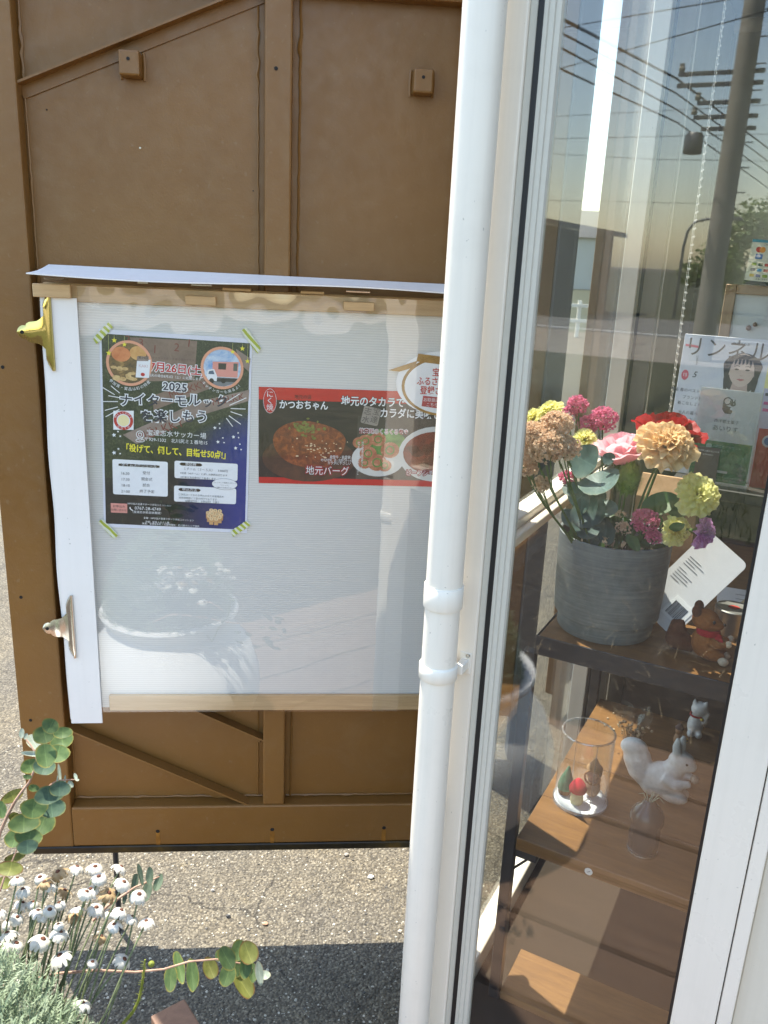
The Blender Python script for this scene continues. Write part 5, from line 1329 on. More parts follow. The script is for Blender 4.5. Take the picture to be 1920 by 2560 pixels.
BQ={'yellow': [(0.053, 0.27, 1.417, 0.0236), (0.027, 0.25, 1.401, 0.023), (0.087, 0.41, 1.345, 0.0249), (0.324, 0.33, 1.286, 0.0382), (0.293, 0.36, 1.205, 0.0265)], 'statice': [(0.082, 0.22, 1.402, 0.0243), (0.049, 0.2, 1.383, 0.0229), (0.074, 0.2, 1.366, 0.0299), (0.032, 0.2, 1.339, 0.0174), (0.104, 0.22, 1.364, 0.0214), (0.043, 0.21, 1.318, 0.014), (0.062, 0.23, 1.287, 0.0142), (0.194, 0.33, 1.227, 0.0079), (0.201, 0.33, 1.2, 0.0137), (0.18, 0.32, 1.173, 0.0107)], 'pinkst': [(0.06, 0.43, 1.409, 0.018), (0.044, 0.43, 1.388, 0.0155), (0.113, 0.44, 1.384, 0.024), (0.084, 0.44, 1.369, 0.0187), (0.075, 0.36, 1.274, 0.0142), (0.24, 0.33, 1.223, 0.0225), (0.259, 0.33, 1.194, 0.0135)], 'rose': [(0.167, 0.38, 1.348, 0.0415)], 'red': [(0.242, 0.45, 1.372, 0.0513)], 'beige': [(0.258, 0.33, 1.37, 0.0552)], 'green': [(0.19, 0.37, 1.291, 0.0282)], 'purple': [(0.344, 0.34, 1.216, 0.027)], 'euc': [(0.118, 0.31, 1.324, 0.0307), (0.153, 0.3, 1.287, 0.0359), (0.115, 0.32, 1.251, 0.0292), (0.139, 0.31, 1.225, 0.032), (0.167, 0.33, 1.232, 0.0229), (0.098, 0.33, 1.203, 0.0188), (0.134, 0.32, 1.196, 0.0278), (0.171, 0.32, 1.192, 0.026), (0.096, 0.34, 1.259, 0.0218), (0.144, 0.35, 1.252, 0.0186), (0.16, 0.32, 1.333, 0.0114), (0.147, 0.33, 1.17, 0.0186)], 'leaf': [(0.257, 0.37, 1.25, 0.0364), (0.293, 0.37, 1.241, 0.0211), (0.226, 0.36, 1.195, 0.0154), (0.298, 0.33, 1.222, 0.0148)]}

# ------------------------------------------------------------------ flower pot and cut flowers
fp_ = Tn('flower_pot', 'round ribbed grey pot holding cut flowers on the top shelf', 'pot', (.174, .402, ZS + .0014))
POT = m_concrete_pot()
lathe('pot_wall', [(0, .036), (.094, .036), (.1045, .037), (.1055, .040), (.1085, .10), (.1110, .200), (.1112, .2045), (.1085, .2055), (.1055, .2035), (.1035, .17), (0, .165)], POT, fp_, 64)
lathe('saucer', [(0, 0), (.0935, 0), (.0955, .003), (.0975, .0355), (.0945, .0362), (0, .0358)], POT, fp_, 64)
mesh('soil', [(.1035 * math.cos(2 * math.pi * k / 32), .1035 * math.sin(2 * math.pi * k / 32), .1695) for k in range(32)], [tuple(range(32))], SOIL, fp_)

GRN = petal_mat('stem_green', (98, 122, 62), (74, 98, 48), .15, k=0.8); GRN2 = petal_mat('leaf_green', (86, 116, 62), (52, 84, 44), .25, .4, k=0.75)
POTC = Vector((.174, .402, ZS + .17))
def petal_mesh(nm, wd, ln, curl, ruf, seed, nu=11, nv=8, tip=0.):
    rnd = random.Random(seed); v = []
    ph = rnd.uniform(0, 6)
    for j in range(nv + 1):
        t_ = j / nv
        for i in range(nu + 1):
            s = -1 + 2 * i / nu
            w_ = wd * (.22 + .78 * math.sin(min(1, t_ * 1.15) * math.pi / 2)) 
            x = s * w_
            y = ln * t_ * (1 - .18 * s * s * t_) + ruf * .35 * t_ ** 3 * math.sin(9 * s + ph)
            z = curl * t_ * t_ * ln + ruf * t_ * t_ * math.sin(6.5 * s + ph) + .12 * wd * s * s * (1 - t_) - tip * t_ ** 4 * ln
            v.append((x, y, z))
    f = [(j * (nu + 1) + i, j * (nu + 1) + i + 1, (j + 1) * (nu + 1) + i + 1, (j + 1) * (nu + 1) + i) for j in range(nv) for i in range(nu)]
    me = bpy.data.meshes.new(nm); me.from_pydata(v, [], f); me.update(); me.polygons.foreach_set('use_smooth', [True] * len(me.polygons))
    return me
def axis_M(c, d):
    return Matrix.Translation(c) @ Vector(d).to_track_quat('Z', 'Y').to_matrix().to_4x4()
def stem_to(fl, p, d, r=.0022, k=.4, root=None):
    p = Vector(p); d = Vector(d).normalized()
    rt = Vector(root) if root else Vector((POTC.x + (p.x - POTC.x) * .42, POTC.y + (p.y - POTC.y) * .42, POTC.z))
    mid = p - d * (p - rt).length * k
    pts = [rt, rt.lerp(mid, .5) * .5 + (rt + Vector((0, 0, (mid.z - rt.z) * .5))) * .5, mid, p - d * .004]
    sm_ = []
    for i in range(13):
        t_ = i / 12; a, b, c, e = pts
        sm_.append(a * (1 - t_) ** 3 + b * 3 * t_ * (1 - t_) ** 2 + c * 3 * t_ * t_ * (1 - t_) + e * t_ ** 3)
    tube('stem', sm_, [r] * 13, GRN, fl, 7)
def carnation(label, c, r, d, mat, seed, group=None, n=34, ruf=.16):
    fl = Tn('carnation', label, 'flower', (0, 0, 0), group)
    rnd = random.Random(seed); A = axis_M(c, d)
    ms = [petal_mesh('petal', r * .42, r, .16, r * ruf, seed * 10 + i, tip=.25) for i in range(4)]
    for i in range(n):
        t_ = i / n; az = i * 2.39996
        tilt = math.radians(8 + 74 * (1 - t_) + rnd.uniform(-9, 9))        # outer petals lie flat, inner stand up
        s = 1.0 - .38 * t_
        M_ = A @ Matrix.Rotation(az, 4, 'Z') @ Matrix.Translation((0, .02 * r, -.22 * r * (1 - t_))) @ Matrix.Rotation(math.pi / 2 - tilt, 4, 'X') @ Matrix.Scale(s * rnd.uniform(.9, 1.08), 4)
        link('petal', ms[i % 4], mat, fl, M_)
    lathe('calyx', [(0, -1.05), (.10, -1.0), (.17, -.7), (.19, -.35), (.15, -.12), (0, -.1)], GRN, fl, 14, M=A @ Matrix.Scale(r, 4))
    dn = Vector(d).normalized(); stem_to(fl, Vector(c) - dn * r, d)
    return fl
def rose(label, c, r, d, mat, seed):
    fl = Tn('rose', label, 'flower', (0, 0, 0)); A = axis_M(c, d); rnd = random.Random(seed)
    ms = [petal_mesh('petal', r * .78, r * 1.18, .05, r * .045, seed + i, tip=tp) for i, tp in enumerate((.10, .22, .34))]
    for i in range(17):
        t_ = i / 16; az = i * 2.39996
        tilt = math.radians(4 + 34 * t_)
        M_ = A @ Matrix.Rotation(az, 4, 'Z') @ Matrix.Translation((0, r * (.05 + .42 * t_), -.72 * r + .1 * r * (1 - t_))) @ Matrix.Rotation(math.pi / 2 - tilt, 4, 'X')
        link('petal', ms[0 if i < 7 else (1 if i < 12 else 2)], mat, fl, M_ @ Matrix.Diagonal((.55 + .45 * t_, 1.04 - .08 * t_, 1, 1)))
    lathe('calyx', [(0, -1.0), (.16, -.95), (.30, -.80), (.34, -.68), (.2, -.64), (0, -.62)], GRN, fl, 14, M=A @ Matrix.Scale(r, 4))
    for k in range(5):
        az = k * 1.257
        mesh('sepal', [(-.10 * r, 0, 0), (.10 * r, 0, 0), (.05 * r, .35 * r, -.1 * r), (0, .55 * r, -.3 * r), (-.05 * r, .35 * r, -.1 * r)], [(0, 1, 2, 3, 4)], GRN, fl, False, A @ Matrix.Rotation(az, 4, 'Z') @ Matrix.Translation((0, .3 * r, -.72 * r)))
    stem_to(fl, Vector(c) - Vector(d).normalized() * r * .95, d, .0028)
    return fl
YEL = petal_mat('carnation_yellow', (252, 248, 186), (246, 240, 150), 0.55, k=0.95)
BEI = petal_mat('carnation_beige', (246, 222, 178), (234, 198, 144), 0.55, k=1.0)
PUR = petal_mat('carnation_purple', (226, 180, 222), (184, 112, 182), 0.5, scale=120, k=1.1)
PNK = petal_mat('rose_pink', (246, 206, 212), (240, 190, 198), 0.5, .5, 20, k=1.05)
RED = petal_mat('rose_red', (176, 22, 30), (140, 12, 22), .35, .5, 20, k=1.0)
STB = petal_mat('statice_beige', (240, 216, 190), (220, 186, 154), 0.45, scale=160, k=1.0)
STP = petal_mat('statice_pink', (224, 142, 168), (186, 92, 126), 0.45, scale=160, k=1.15)
TRK = petal_mat('trick_green', (160, 186, 84), (120, 152, 56), .3, scale=90, k=0.85)

ylab = ('pale yellow carnation highest of the five, at the window frame', 'pale yellow carnation half hidden behind the beige sprays at far left', 'pale yellow carnation behind the grey-green eucalyptus leaves',
        'largest pale yellow carnation, right of the kraft bag', 'pale yellow carnation bud low on the right rim of the pot')
ydir = ((-.3, -.5, .8), (-.6, -.5, .6), (-.1, -.5, .85), (.35, -.75, .5), (.55, -.75, .25))
for i, ((a, b, z, r), l_, d) in enumerate(zip(BQ['yellow'], ylab, ydir)):
    carnation(l_, (a, b, z), r * 1.18, d, YEL, 20 + i, 'yellow carnations in the grey pot', 34, .10)
a, b, z, r = BQ['beige'][0]; carnation('large beige carnation with ruffled petals at the top right', (a, b, z), r * 1.08, (.30, -.50, .8), BEI, 31, None, 56, .10)
a, b, z, r = BQ['purple'][0]; carnation('mauve streaked carnation hanging at the right of the pot', (a, b, z), r * 1.15, (.8, -.5, .1), PUR, 32, None, 26, .12)
a, b, z, r = BQ['rose'][0]; rose('pale pink rose in the middle of the bouquet', (a, b, z - .002), r * 1.12, (-.12, -.10, 1), PNK, 41)
a, b, z, r = BQ['red'][0]; rose('dark red rose behind the beige carnation', (a + .004, b, z + .008), r * 1.05, (.20, -.05, .97), RED, 42)

def spray(label, blobs, mat, seed, n, fs, cat='flower', group=None):
    fl = Tn('statice_spray', label, cat, (0, 0, 0), group); rnd = random.Random(seed)
    for (a, b, z, r) in blobs:
        r = r * 1.25; v, f = [], []
        for i in range(int(n * (r / .022) ** 2)):
            d = Vector((rnd.gauss(0, 1), rnd.gauss(0, 1), rnd.gauss(.35, 1))).normalized()
            p = Vector((a, b, z)) + Vector((d.x * r, d.y * r * .8, d.z * r * .85)) * rnd.uniform(.62, 1.02)
            dd = (d + Vector((rnd.uniform(-.5, .5), rnd.uniform(-.5, .5), rnd.uniform(-.3, .6)))).normalized()
            _, u_, w_ = frame_at(dd); o_ = len(v); s = fs * rnd.uniform(.7, 1.2)
            v.append(p - dd * s * .7)
            m_ = 10
            for k in range(m_):
                t_ = 2 * math.pi * k / m_; q = s * (1 if k % 2 == 0 else .62)
                v.append(p + (u_ * math.cos(t_) + w_ * math.sin(t_)) * q + dd * s * rnd.uniform(-.1, .45))
            f += [(o_, o_ + 1 + k, o_ + 1 + (k + 1) % m_) for k in range(m_)]
        o = mesh('floret_cluster', v, f, mat, fl); o['kind'] = 'stuff'
        for q in range(3):
            e = Vector((a, b, z)) + Vector((rnd.uniform(-.5, .5) * r, rnd.uniform(-.5, .5) * r, -.2 * r))
            tube('stalk', [Vector((a, b, z - 1.9 * r)).lerp(POTC, .12), (Vector((a, b, z - 1.0 * r)) + e) / 2, e], .0011, GRN, fl, 5)
        stem_to(fl, Vector((a, b, z - 1.6 * r)).lerp(POTC, .10), (a - POTC.x, b - POTC.y, .35), .0017)
    return fl
spray('large beige statice spray spilling over the left of the pot', BQ['statice'][:7], STB, 51, 210, .0044)
spray('small beige statice sprig low in the middle of the pot', BQ['statice'][7:], STB, 52, 120, .0036)
spray('rose pink statice spray standing highest at the left', BQ['pinkst'][:2], STP, 53, 210, .0034)
spray('rose pink statice spray just left of the pink rose', BQ['pinkst'][2:4], STP, 54, 210, .0034)
spray('rose pink statice sprig under the beige spray', BQ['pinkst'][4:5], STP, 55, 210, .0034)
spray('rose pink statice sprig low at the front right of the pot', BQ['pinkst'][5:], STP, 56, 230, .0034)

a, b, z, r = BQ['green'][0]; r *= 1.15
gt = Tn('green_dianthus', 'fuzzy green ball flower below the pink rose', 'flower', (0, 0, 0)); rnd = random.Random(61)
mesh('core', *ell_vf((a, b, z), (r * .7, r * .65, r * .95), 14, 10), TRK, gt, True)
v, f = [], []
for i in range(1500):
    d = Vector((rnd.gauss(0, 1), rnd.gauss(0, 1), rnd.gauss(0, 1))).normalized(); p = Vector((a + d.x * r * .68, b + d.y * r * .62, z + d.z * r * .92))
    q = p + (d + Vector((rnd.uniform(-.5, .5), rnd.uniform(-.5, .5), rnd.uniform(-.1, .8)))).normalized() * r * rnd.uniform(.22, .42); _, u_, w_ = frame_at(d); o_ = len(v)
    v += [p + u_ * .0006, p - u_ * .0006, q]; f.append((o_, o_ + 1, o_ + 2))
o = mesh('bristles', v, f, TRK, gt); o['kind'] = 'stuff'
stem_to(gt, (a, b, z - r * .8), (.1, -.2, 1), .002)

def leaf_mat(name, c, c2, edge, k=.62, trans=.28, rough=.6):
    """leaf with pale midrib, mottling and a coloured rim (from the leaf's own shape)"""
    t = NT(name); co = t.coord(); n = t.noise(co, 1.7, 4, .6); oi = t.n('ShaderNodeObjectInfo')
    C1 = tuple(v * k for v in S(c)); C2 = tuple(v * k for v in S(c2)); CE = tuple(v * k for v in S(edge))
    rp = t.ramp(n.outputs[0], [(.3, C2), (.65, C1)])
    sep = t.n('ShaderNodeSeparateXYZ'); t.l(co, sep.inputs[0])
    yy = t.math('SUBTRACT', sep.outputs[1], 1.0); r2 = t.math('ADD', t.math('MULTIPLY', sep.outputs[0], sep.outputs[0]), t.math('MULTIPLY', yy, yy))
    r2 = t.math('ADD', r2, t.math('MULTIPLY', t.math('SUBTRACT', n.outputs[0], .5), .5))
    ef = t.ramp(r2, [(.74, (0, 0, 0)), (1.0, (.85, .85, .85))])
    col = t.mix(ef.outputs[0], rp.outputs[0], CE)
    vn = t.ramp(t.math('ABSOLUTE', sep.outputs[0]), [(.0, (.45,) * 3), (.05, (0, 0, 0))]); col = t.mix(vn.outputs[0], col, tuple(min(1, v * 1.7) for v in C1))
    hv = t.n('ShaderNodeHueSaturation'); t.l(col, hv.inputs['Color']); rv = t.ramp(oi.outputs['Random'], [(0, (.72,) * 3), (1, (1.25,) * 3)]); t.l(rv.outputs[0], hv.inputs['Value'])
    p = t.bsdf(hv.outputs[0], rough, spec=.3); tr = t.n('ShaderNodeBsdfTranslucent'); t.l(hv.outputs[0], tr.inputs[0])
    mx = t.n('ShaderNodeMixShader'); mx.inputs[0].default_value = trans; t.l(p.outputs[0], mx.inputs[1]); t.l(tr.outputs[0], mx.inputs[2])
    return t.done(mx.outputs[0])
def leaf_mesh(nm, cup=.18, fold=.10, seed=0, notch=0., point=0.):
    """rounded leaf, length along +y from the stalk, unit half-width"""
    n, v, f = 18, [], []
    rnd = random.Random(seed)
    rings = (0., .34, .68, 1.)
    for t_ in rings[1:]:
        for k in range(n):
            a = 2 * math.pi * k / n
            wob = 1 + (.045 * math.sin(3 * a + seed) + .03 * math.sin(5 * a + 2 * seed)) * t_
            x, y = math.cos(a) * t_ * wob, math.sin(a) * t_ * wob
            if point and math.sin(a) > 0: x *= 1 - point * math.sin(a) ** 2
            if notch and math.sin(a) < -.9: y += notch * t_
            z = cup * (x * x + .6 * y * y) - fold * (1 - abs(x)) ** 3 + .04 * math.sin(4 * a + seed) * t_ * t_
            v.append((x, y + 1, z))
    v.append((0, 1, -fold)); c0 = len(v) - 1
    f = [(c0, k, (k + 1) % n) for k in range(n)]
    for j in range(2):
        for k in range(n): f.append((j * n + k, (j + 1) * n + k, (j + 1) * n + (k + 1) % n, j * n + (k + 1) % n))
    me = bpy.data.meshes.new(nm); me.from_pydata(v, [], f); me.update(); me.polygons.foreach_set('use_smooth', [True] * len(me.polygons))
    return me
EUCB = leaf_mat('eucalyptus_blue', (108, 134, 126), (84, 112, 108), (124, 138, 120), .52, .10, .5)
LM = [leaf_mesh('leaf', .16 + .05 * i, .06, i) for i in range(4)]
LP = [leaf_mesh('leaf', .14, .10, 7 + i, 0, .55) for i in range(2)]
def leaf_at(parent, c, rx, ry, ang, nrm, mat, mesh_, jit=(0, 0)):
    """leaf centred on c, length direction rotated by ang in the plane facing nrm"""
    nrm = Vector(nrm).normalized(); r_ = Vector((0, 0, 1)).cross(nrm).normalized(); u_ = nrm.cross(r_).normalized()
    y_ = (u_ * math.cos(ang) + r_ * math.sin(ang)).normalized(); x_ = y_.cross(nrm).normalized()
    R_ = Matrix((x_, y_, nrm)).transposed().to_4x4()
    M_ = Matrix.Translation(c) @ R_ @ Matrix.Diagonal((rx, ry, (rx + ry) / 2, 1)) @ Matrix.Translation((0, -1, 0))
    inv = parent.matrix_world.inverted() if parent.matrix_world else Matrix()
    return link('leaf', mesh_, mat, parent, M_)
es = Tn('eucalyptus_sprig', 'blue-grey eucalyptus sprig with round leaves at the front of the pot', 'foliage', (0, 0, 0)); rnd = random.Random(71)
pts = [(a, b + .012, z) for a, b, z, r in BQ['euc']]
tube('stem', [(.150, .372, ZS + .17), (.143, .352, 1.19), (.136, .345, 1.25), (.142, .338, 1.31), (.160, .335, 1.335), (.166, .330, 1.318)], [.0022, .002, .0018, .0015, .0012, .0008], GRN, es, 6)
for i, (a, b, z, r) in enumerate(BQ['euc']):
    nr = Vector((rnd.uniform(-.55, .35), -1, rnd.uniform(-.25, .75)))
    if i in (1, 4, 8): nr = Vector((-.25, -.55, .95))
    leaf_at(es, Vector((a, b, z)), r * 1.12, r * rnd.uniform(.9, 1.05), rnd.uniform(-1.9, 1.9), nr, EUCB, LM[i % 4])
gl = Tn('rose_leaf_sprig', 'broad dark green leaves on the right side of the bouquet', 'foliage', (0, 0, 0))
tube('stem', [(.19, .39, ZS + .17), (.215, .38, 1.18), (.235, .375, 1.225), (.29, .37, 1.245)], .0014, GRN, gl, 6)
for i, ((a, b, z, r), an) in enumerate(zip(BQ['leaf'], (1.0, 1.3, -.9, 1.2))):
    leaf_at(gl, Vector((a, b, z)), r * (.62 if i else .66), r, an, (-.1 + .1 * i, -.8, .6), GRN2, LP[i % 2])

rnd = random.Random(77)
for i in range(46):
    t_ = rnd.uniform(0, 6.28); q = .095 * math.sqrt(rnd.random()); c = Vector((POTC.x + q * math.cos(t_), POTC.y - .01 + q * math.sin(t_), ZS + rnd.uniform(.178, .235)))
    leaf_at(gl, c, rnd.uniform(.006, .011), rnd.uniform(.014, .026), rnd.uniform(-1.5, 1.5), (rnd.uniform(-.6, .6), -1, rnd.uniform(-.2, .9)), GRN2, LP[i % 2])

# ------------------------------------------------------------------ white planter with daisies, eucalyptus and weeds (lower left)
PC = Vector((-.525, .765, 0))
pl = thing('planter', 'round white planter below the flowering daisies', 'planter', Matrix.Translation((PC.x, PC.y, .034)))
lathe('planter_wall', [(0, 0), (.165, 0), (.180, .006), (.255, .09), (.298, .19), (.300, .27), (.268, .36), (.212, .425), (.196, .452), (.205, .470), (.222, .484), (.226, .496), (.222, .505), (.205, .506), (.190, .498), (.185, .45), (0, .445)], flat('planter_white', (.74, .73, .70), .45), pl, 64)
mesh('planter_soil', [(.186 * math.cos(2 * math.pi * k / 32), .186 * math.sin(2 * math.pi * k / 32), .452) for k in range(32)], [tuple(range(32))], SOIL, pl)
dz = thing('daisy_plant', 'silver leaved daisy plant with many fading white flower heads', 'plant', Matrix.Translation((PC.x, PC.y + .06, .50)))
WHT = petal_mat('daisy_white', (240, 238, 228), (220, 214, 196), .35, .6, 50, .72); TANP = petal_mat('daisy_tan', (208, 182, 140), (176, 144, 100), .3, .7, 70, .62)
CEN = m_noise2('daisy_centre', [(.35, (.045, .014, .009)), (.65, (.13, .05, .025))], 260, .9, 4, .6, .001)
STM = petal_mat('daisy_stem', (138, 148, 108), (110, 122, 84), .15, k=.6)
SIL = petal_mat('silver_leaf', (178, 192, 160), (138, 160, 124), .30, .7, 30, .62)
rnd = random.Random(81)
def daisy_mesh(kind, seed):
    rnd = random.Random(seed); v, f = [], []
    n = 13
    for k in range(n):
        az = 2 * math.pi * k / n + rnd.uniform(-.12, .12); wd = .0028 * rnd.uniform(.75, 1.25)
        droop = {'w': 1.0, 'c': 1.12, 't': 1.05, 'o': .72}[kind] * rnd.uniform(.85, 1.12)
        if kind == 't' and rnd.random() < .25: droop *= .55
        ln = .0165 * rnd.uniform(.85, 1.1); o_ = len(v); tw = rnd.uniform(-.25, .25); m_ = 6
        r_, z_ = .0034, .0012
        for j in range(m_ + 1):
            t_ = j / m_; an = droop * (-.15 + 1.75 * t_ - (.0 if kind != 'c' else -.35 * t_))
            if j: r_ += ln / m_ * math.cos(an); z_ -= ln / m_ * math.sin(an)
            w_ = wd * (.5 + .75 * math.sin(math.pi * min(.93, .12 + t_ * .8)))
            if kind == 't': w_ *= .75 + .25 * rnd.random()
            for s in (-1, 0, 1):
                rr_ = r_ + (.0007 if s == 0 else 0) + (rnd.uniform(-.0007, .0007) if kind == 't' else 0)
                aa = az + tw * t_ * .4
                v.append((rr_ * math.cos(aa) - s * w_ * math.sin(aa), rr_ * math.sin(aa) + s * w_ * math.cos(aa), z_ - (.0004 * abs(s))))
        for j in range(m_):
            for s in range(2):
                q = o_ + j * 3 + s; f.append((q, q + 1, q + 4, q + 3))
    me = bpy.data.meshes.new('petals'); me.from_pydata(v, [], f); me.update(); me.polygons.foreach_set('use_smooth', [True] * len(me.polygons))
    return me
DM = {k: [daisy_mesh(k, 100 + ord(k) + i) for i in range(3)] for k in 'wcto'}
cv, cf = lathe_vf([(0, .0032), (.002, .003), (.0032, .0018), (.0038, .0), (.003, -.003), (0, -.0045)], 12)
cme = bpy.data.meshes.new('centre'); cme.from_pydata(cv, [], cf); cme.polygons.foreach_set('use_smooth', [True] * len(cme.polygons))
base = Vector((PC.x, PC.y + .06, .50))
rx_ = random.Random(82)
for i in range(16):       # further heads among the listed ones
    x, y, z, k = DAISY[rx_.randrange(len(DAISY))]
    DAISY.append((x + rx_.uniform(-.045, .03), y + rx_.uniform(-.05, .04), z + rx_.uniform(-.05, .015), rx_.choice('wwoct')))
for i, (x, y, z, k) in enumerate(DAISY):
    p = Vector((x, y, z)); s = rnd.uniform(.68, .98) * (1.15 if i in (31, 29, 25) else 1)
    # stem from the clump up to the head
    rt = Vector((PC.x + (x - PC.x) * .55 + rnd.uniform(-.03, .03), PC.y + (y - PC.y) * .45 + rnd.uniform(-.03, .03), .53))
    dl = (p - rt); up = (dl.normalized() + Vector((rnd.uniform(-.5, .5), rnd.uniform(-.75, .2), .35))).normalized()
    mid = rt.lerp(p, .55) + Vector((rnd.uniform(-.012, .012), rnd.uniform(-.012, .012), 0))
    sp_ = [rt, rt.lerp(mid, .5), mid, mid.lerp(p, .6) + Vector((0, 0, .003)), p - up * .002]
    fl = link('flower', DM[k][i % 3], TANP if k == 't' else WHT, dz, Matrix.Translation(p - base) @ up.to_track_quat('Z', 'Y').to_matrix().to_4x4() @ Matrix.Rotation(rnd.uniform(0, 6), 4, 'Z') @ Matrix.Scale(s, 4))
    link('centre', cme, CEN, fl)
    tube('stem', [q - base for q in sp_], [.0016, .0015, .0014, .0014, .0013], STM, dz, 6)
# feathery silver foliage
v, f = [], []
for i in range(7000):
    d = Vector((rnd.gauss(0, 1), rnd.gauss(0, 1), abs(rnd.gauss(0, .8)) + .02)).normalized()
    rad = rnd.uniform(.55, 1.0) ** .5
    p = Vector((d.x * .20 * rad, -.035 + d.y * .185 * rad, .01 + d.z * .30 * rad))
    g_ = (d * .8 + Vector((rnd.uniform(-.6, .6), rnd.uniform(-.6, .6), rnd.uniform(.2, 1.)))).normalized()
    _, u_, w_ = frame_at(g_); L = rnd.uniform(.018, .034)
    a_ = rnd.uniform(0, 6.28); sd = u_ * math.cos(a_) + w_ * math.sin(a_)
    def blade(p0, p1, wdt):
        o_ = len(v); n_ = (p1 - p0).normalized().cross(g_.cross(sd) if abs((p1 - p0).normalized().dot(g_)) > .9 else g_).normalized()
        m0 = p0.lerp(p1, .6)
        v.extend([p0 + n_ * wdt * .5, p0 - n_ * wdt * .5, m0 - n_ * wdt, p1, m0 + n_ * wdt]); f.append((o_, o_ + 1, o_ + 2, o_ + 3, o_ + 4))
    blade(p, p + g_ * L, .0010)
    for k in range(3):
        q = p + g_ * L * (.35 + .22 * k)
        for s in (-1, 1): blade(q, q + (g_ * .7 + sd * s * .8) * L * .30, .0009)
o = mesh('foliage', v, f, SIL, dz); o['kind'] = 'stuff'

EUCG = leaf_mat('eucalyptus_green', (106, 130, 76), (78, 104, 62), (156, 146, 70)); EUCD = leaf_mat('eucalyptus_dark', (84, 108, 84), (62, 86, 70), (120, 124, 70), .62, .16)
EUCY = leaf_mat('eucalyptus_yellow', (140, 144, 72), (112, 116, 54), (120, 70, 40), .6, .32); EUCP = leaf_mat('eucalyptus_pale', (196, 206, 186), (168, 182, 160), (190, 170, 130))
EUCG3 = leaf_mat('eucalyptus_greygreen', (112, 128, 104), (88, 106, 86), (110, 116, 84), .62, .2)
BARK = m_noise2('twig_bark', [(.3, (.22, .12, .08)), (.7, (.42, .27, .19))], 60, .7)
def euc_branch(label, leaves, stems, seed, mats):
    t_ = thing('eucalyptus_branch', label, 'branch', Matrix.Translation(stems[0][0])); b0 = Vector(stems[0][0]); rnd = random.Random(seed)
    for sI, s in enumerate(stems):
        n = len(s); tube('stem' if sI == 0 else 'twig', [Vector(p) - b0 for p in s], [(.0026 if sI == 0 else .0017) * (1 - .6 * i / (n - 1)) for i in range(n)], BARK, t_, 7)
    for i, (x, y, z, rx, ry, an) in enumerate(leaves):
        to_c = (EYE - Vector((x, y, z))).normalized()
        nr = (to_c + Vector((rnd.uniform(-.4, .4), 0, rnd.uniform(-.25, .45)))).normalized()
        a = an + rnd.choice((0, math.pi)) * 0
        leaf_at(t_, Vector((x, y, z)) - b0, rx * 1.2, ry * 1.2, a, nr, mats(i), LM[i % 4])
    return t_
def m1(i):
    if i in (8, 9, 24, 25, 26, 27, 28, 29, 30, 31): return EUCP
    if i in (16, 21, 22, 23, 34): return EUCY
    if i in (7, 10, 11, 15, 20): return EUCD
    return EUCG
euc_branch('round leaved eucalyptus branch hanging in front of the panel at lower left', EUC1, [EUC1_STEM, EUC1_STEM2, EUC1_STEM3], 91, m1)
euc_branch('long reddish eucalyptus twig arching low over the asphalt', EUC2, [EUC2_STEM], 92, lambda i: EUCP if i in (12, 13) else (EUCY if i in (3, 7, 11) else EUCG))
euc_branch('thin grey-green eucalyptus tip above the daisies', EUC3, [EUC3_STEM], 93, lambda i: EUCG3)
# weed stem
wd = thing('weed', 'spindly yellow-green weed stem beside the daisies', 'plant', Matrix.Translation(WEED_STEM[0])); b0 = Vector(WEED_STEM[0]); rnd = random.Random(95)
WDM = petal_mat('weed_green', (190, 196, 88), (150, 164, 66), .3, k=0.55)
tube('stem', [Vector(p) - b0 for p in WEED_STEM], [.0026, .0025, .0024, .0022, .002, .0018, .0012], WDM, wd, 8)
for i in range(26):
    q = 2.6 + 3.3 * i / 26; k = int(q); p = Vector(WEED_STEM[k]).lerp(Vector(WEED_STEM[min(k + 1, 6)]), q - k) - b0; a = rnd.uniform(0, 6.28)
    tube('bristle', [p, p + Vector((math.cos(a) * .006, math.sin(a) * .006, .003))], [.0006, .0002], WDM, wd, 4)
mesh('bud', *ell_vf(Vector(WEED_BUD) - b0, (.005, .005, .0045), 10, 8), WDM, wd, True)
tube('root_stem', [Vector((0, 0, 0)), Vector((-.02, -.03, -.06)), Vector((-.06, -.06, .53 - b0.z))], .0024, WDM, wd, 6)
# grass wisps by the planter
# corner of a wooden post close to the camera
pw = thing('wooden_post', 'short pinkish brown wooden stake at the bottom edge', 'post', Matrix.Translation((-.345, 1.215, .0)) @ Matrix.Rotation(math.radians(38), 4, 'Z'))
box('post', -.034, .034, -.034, .034, .0, .302, POSTW, pw, .003, seg=2)

WIRES= [[(-3.03, -9, 4.38), (-2.94, -16, 4.97), (-2.59, -30, 5.47)], [(-3.03, -9, 4.24), (-2.9, -16, 4.72), (-2.53, -30, 5.09)], [(-3.02, -9, 4.09), (-2.87, -16, 4.46), (-2.47, -30, 4.74)], [(-3.01, -9, 3.87), (-2.83, -16, 4.24), (-2.39, -30, 4.28)], [(-6.17, -18, 6.41), (-1.36, -14, 5.7)], [(-6.08, -18, 5.6), (-1.82, -14, 5.36)], [(-11.38, -34, 7.23), (-2.8, -30, 6.74)], [(-11.3, -34, 6.42), (-2.66, -30, 5.89)], [(-12.36, -36, 6.14), (-6.88, -34, 5.62), (-2.92, -34, 5.53)], [(-14.31, -42, 4.66), (-3.39, -42, 4.58)]]

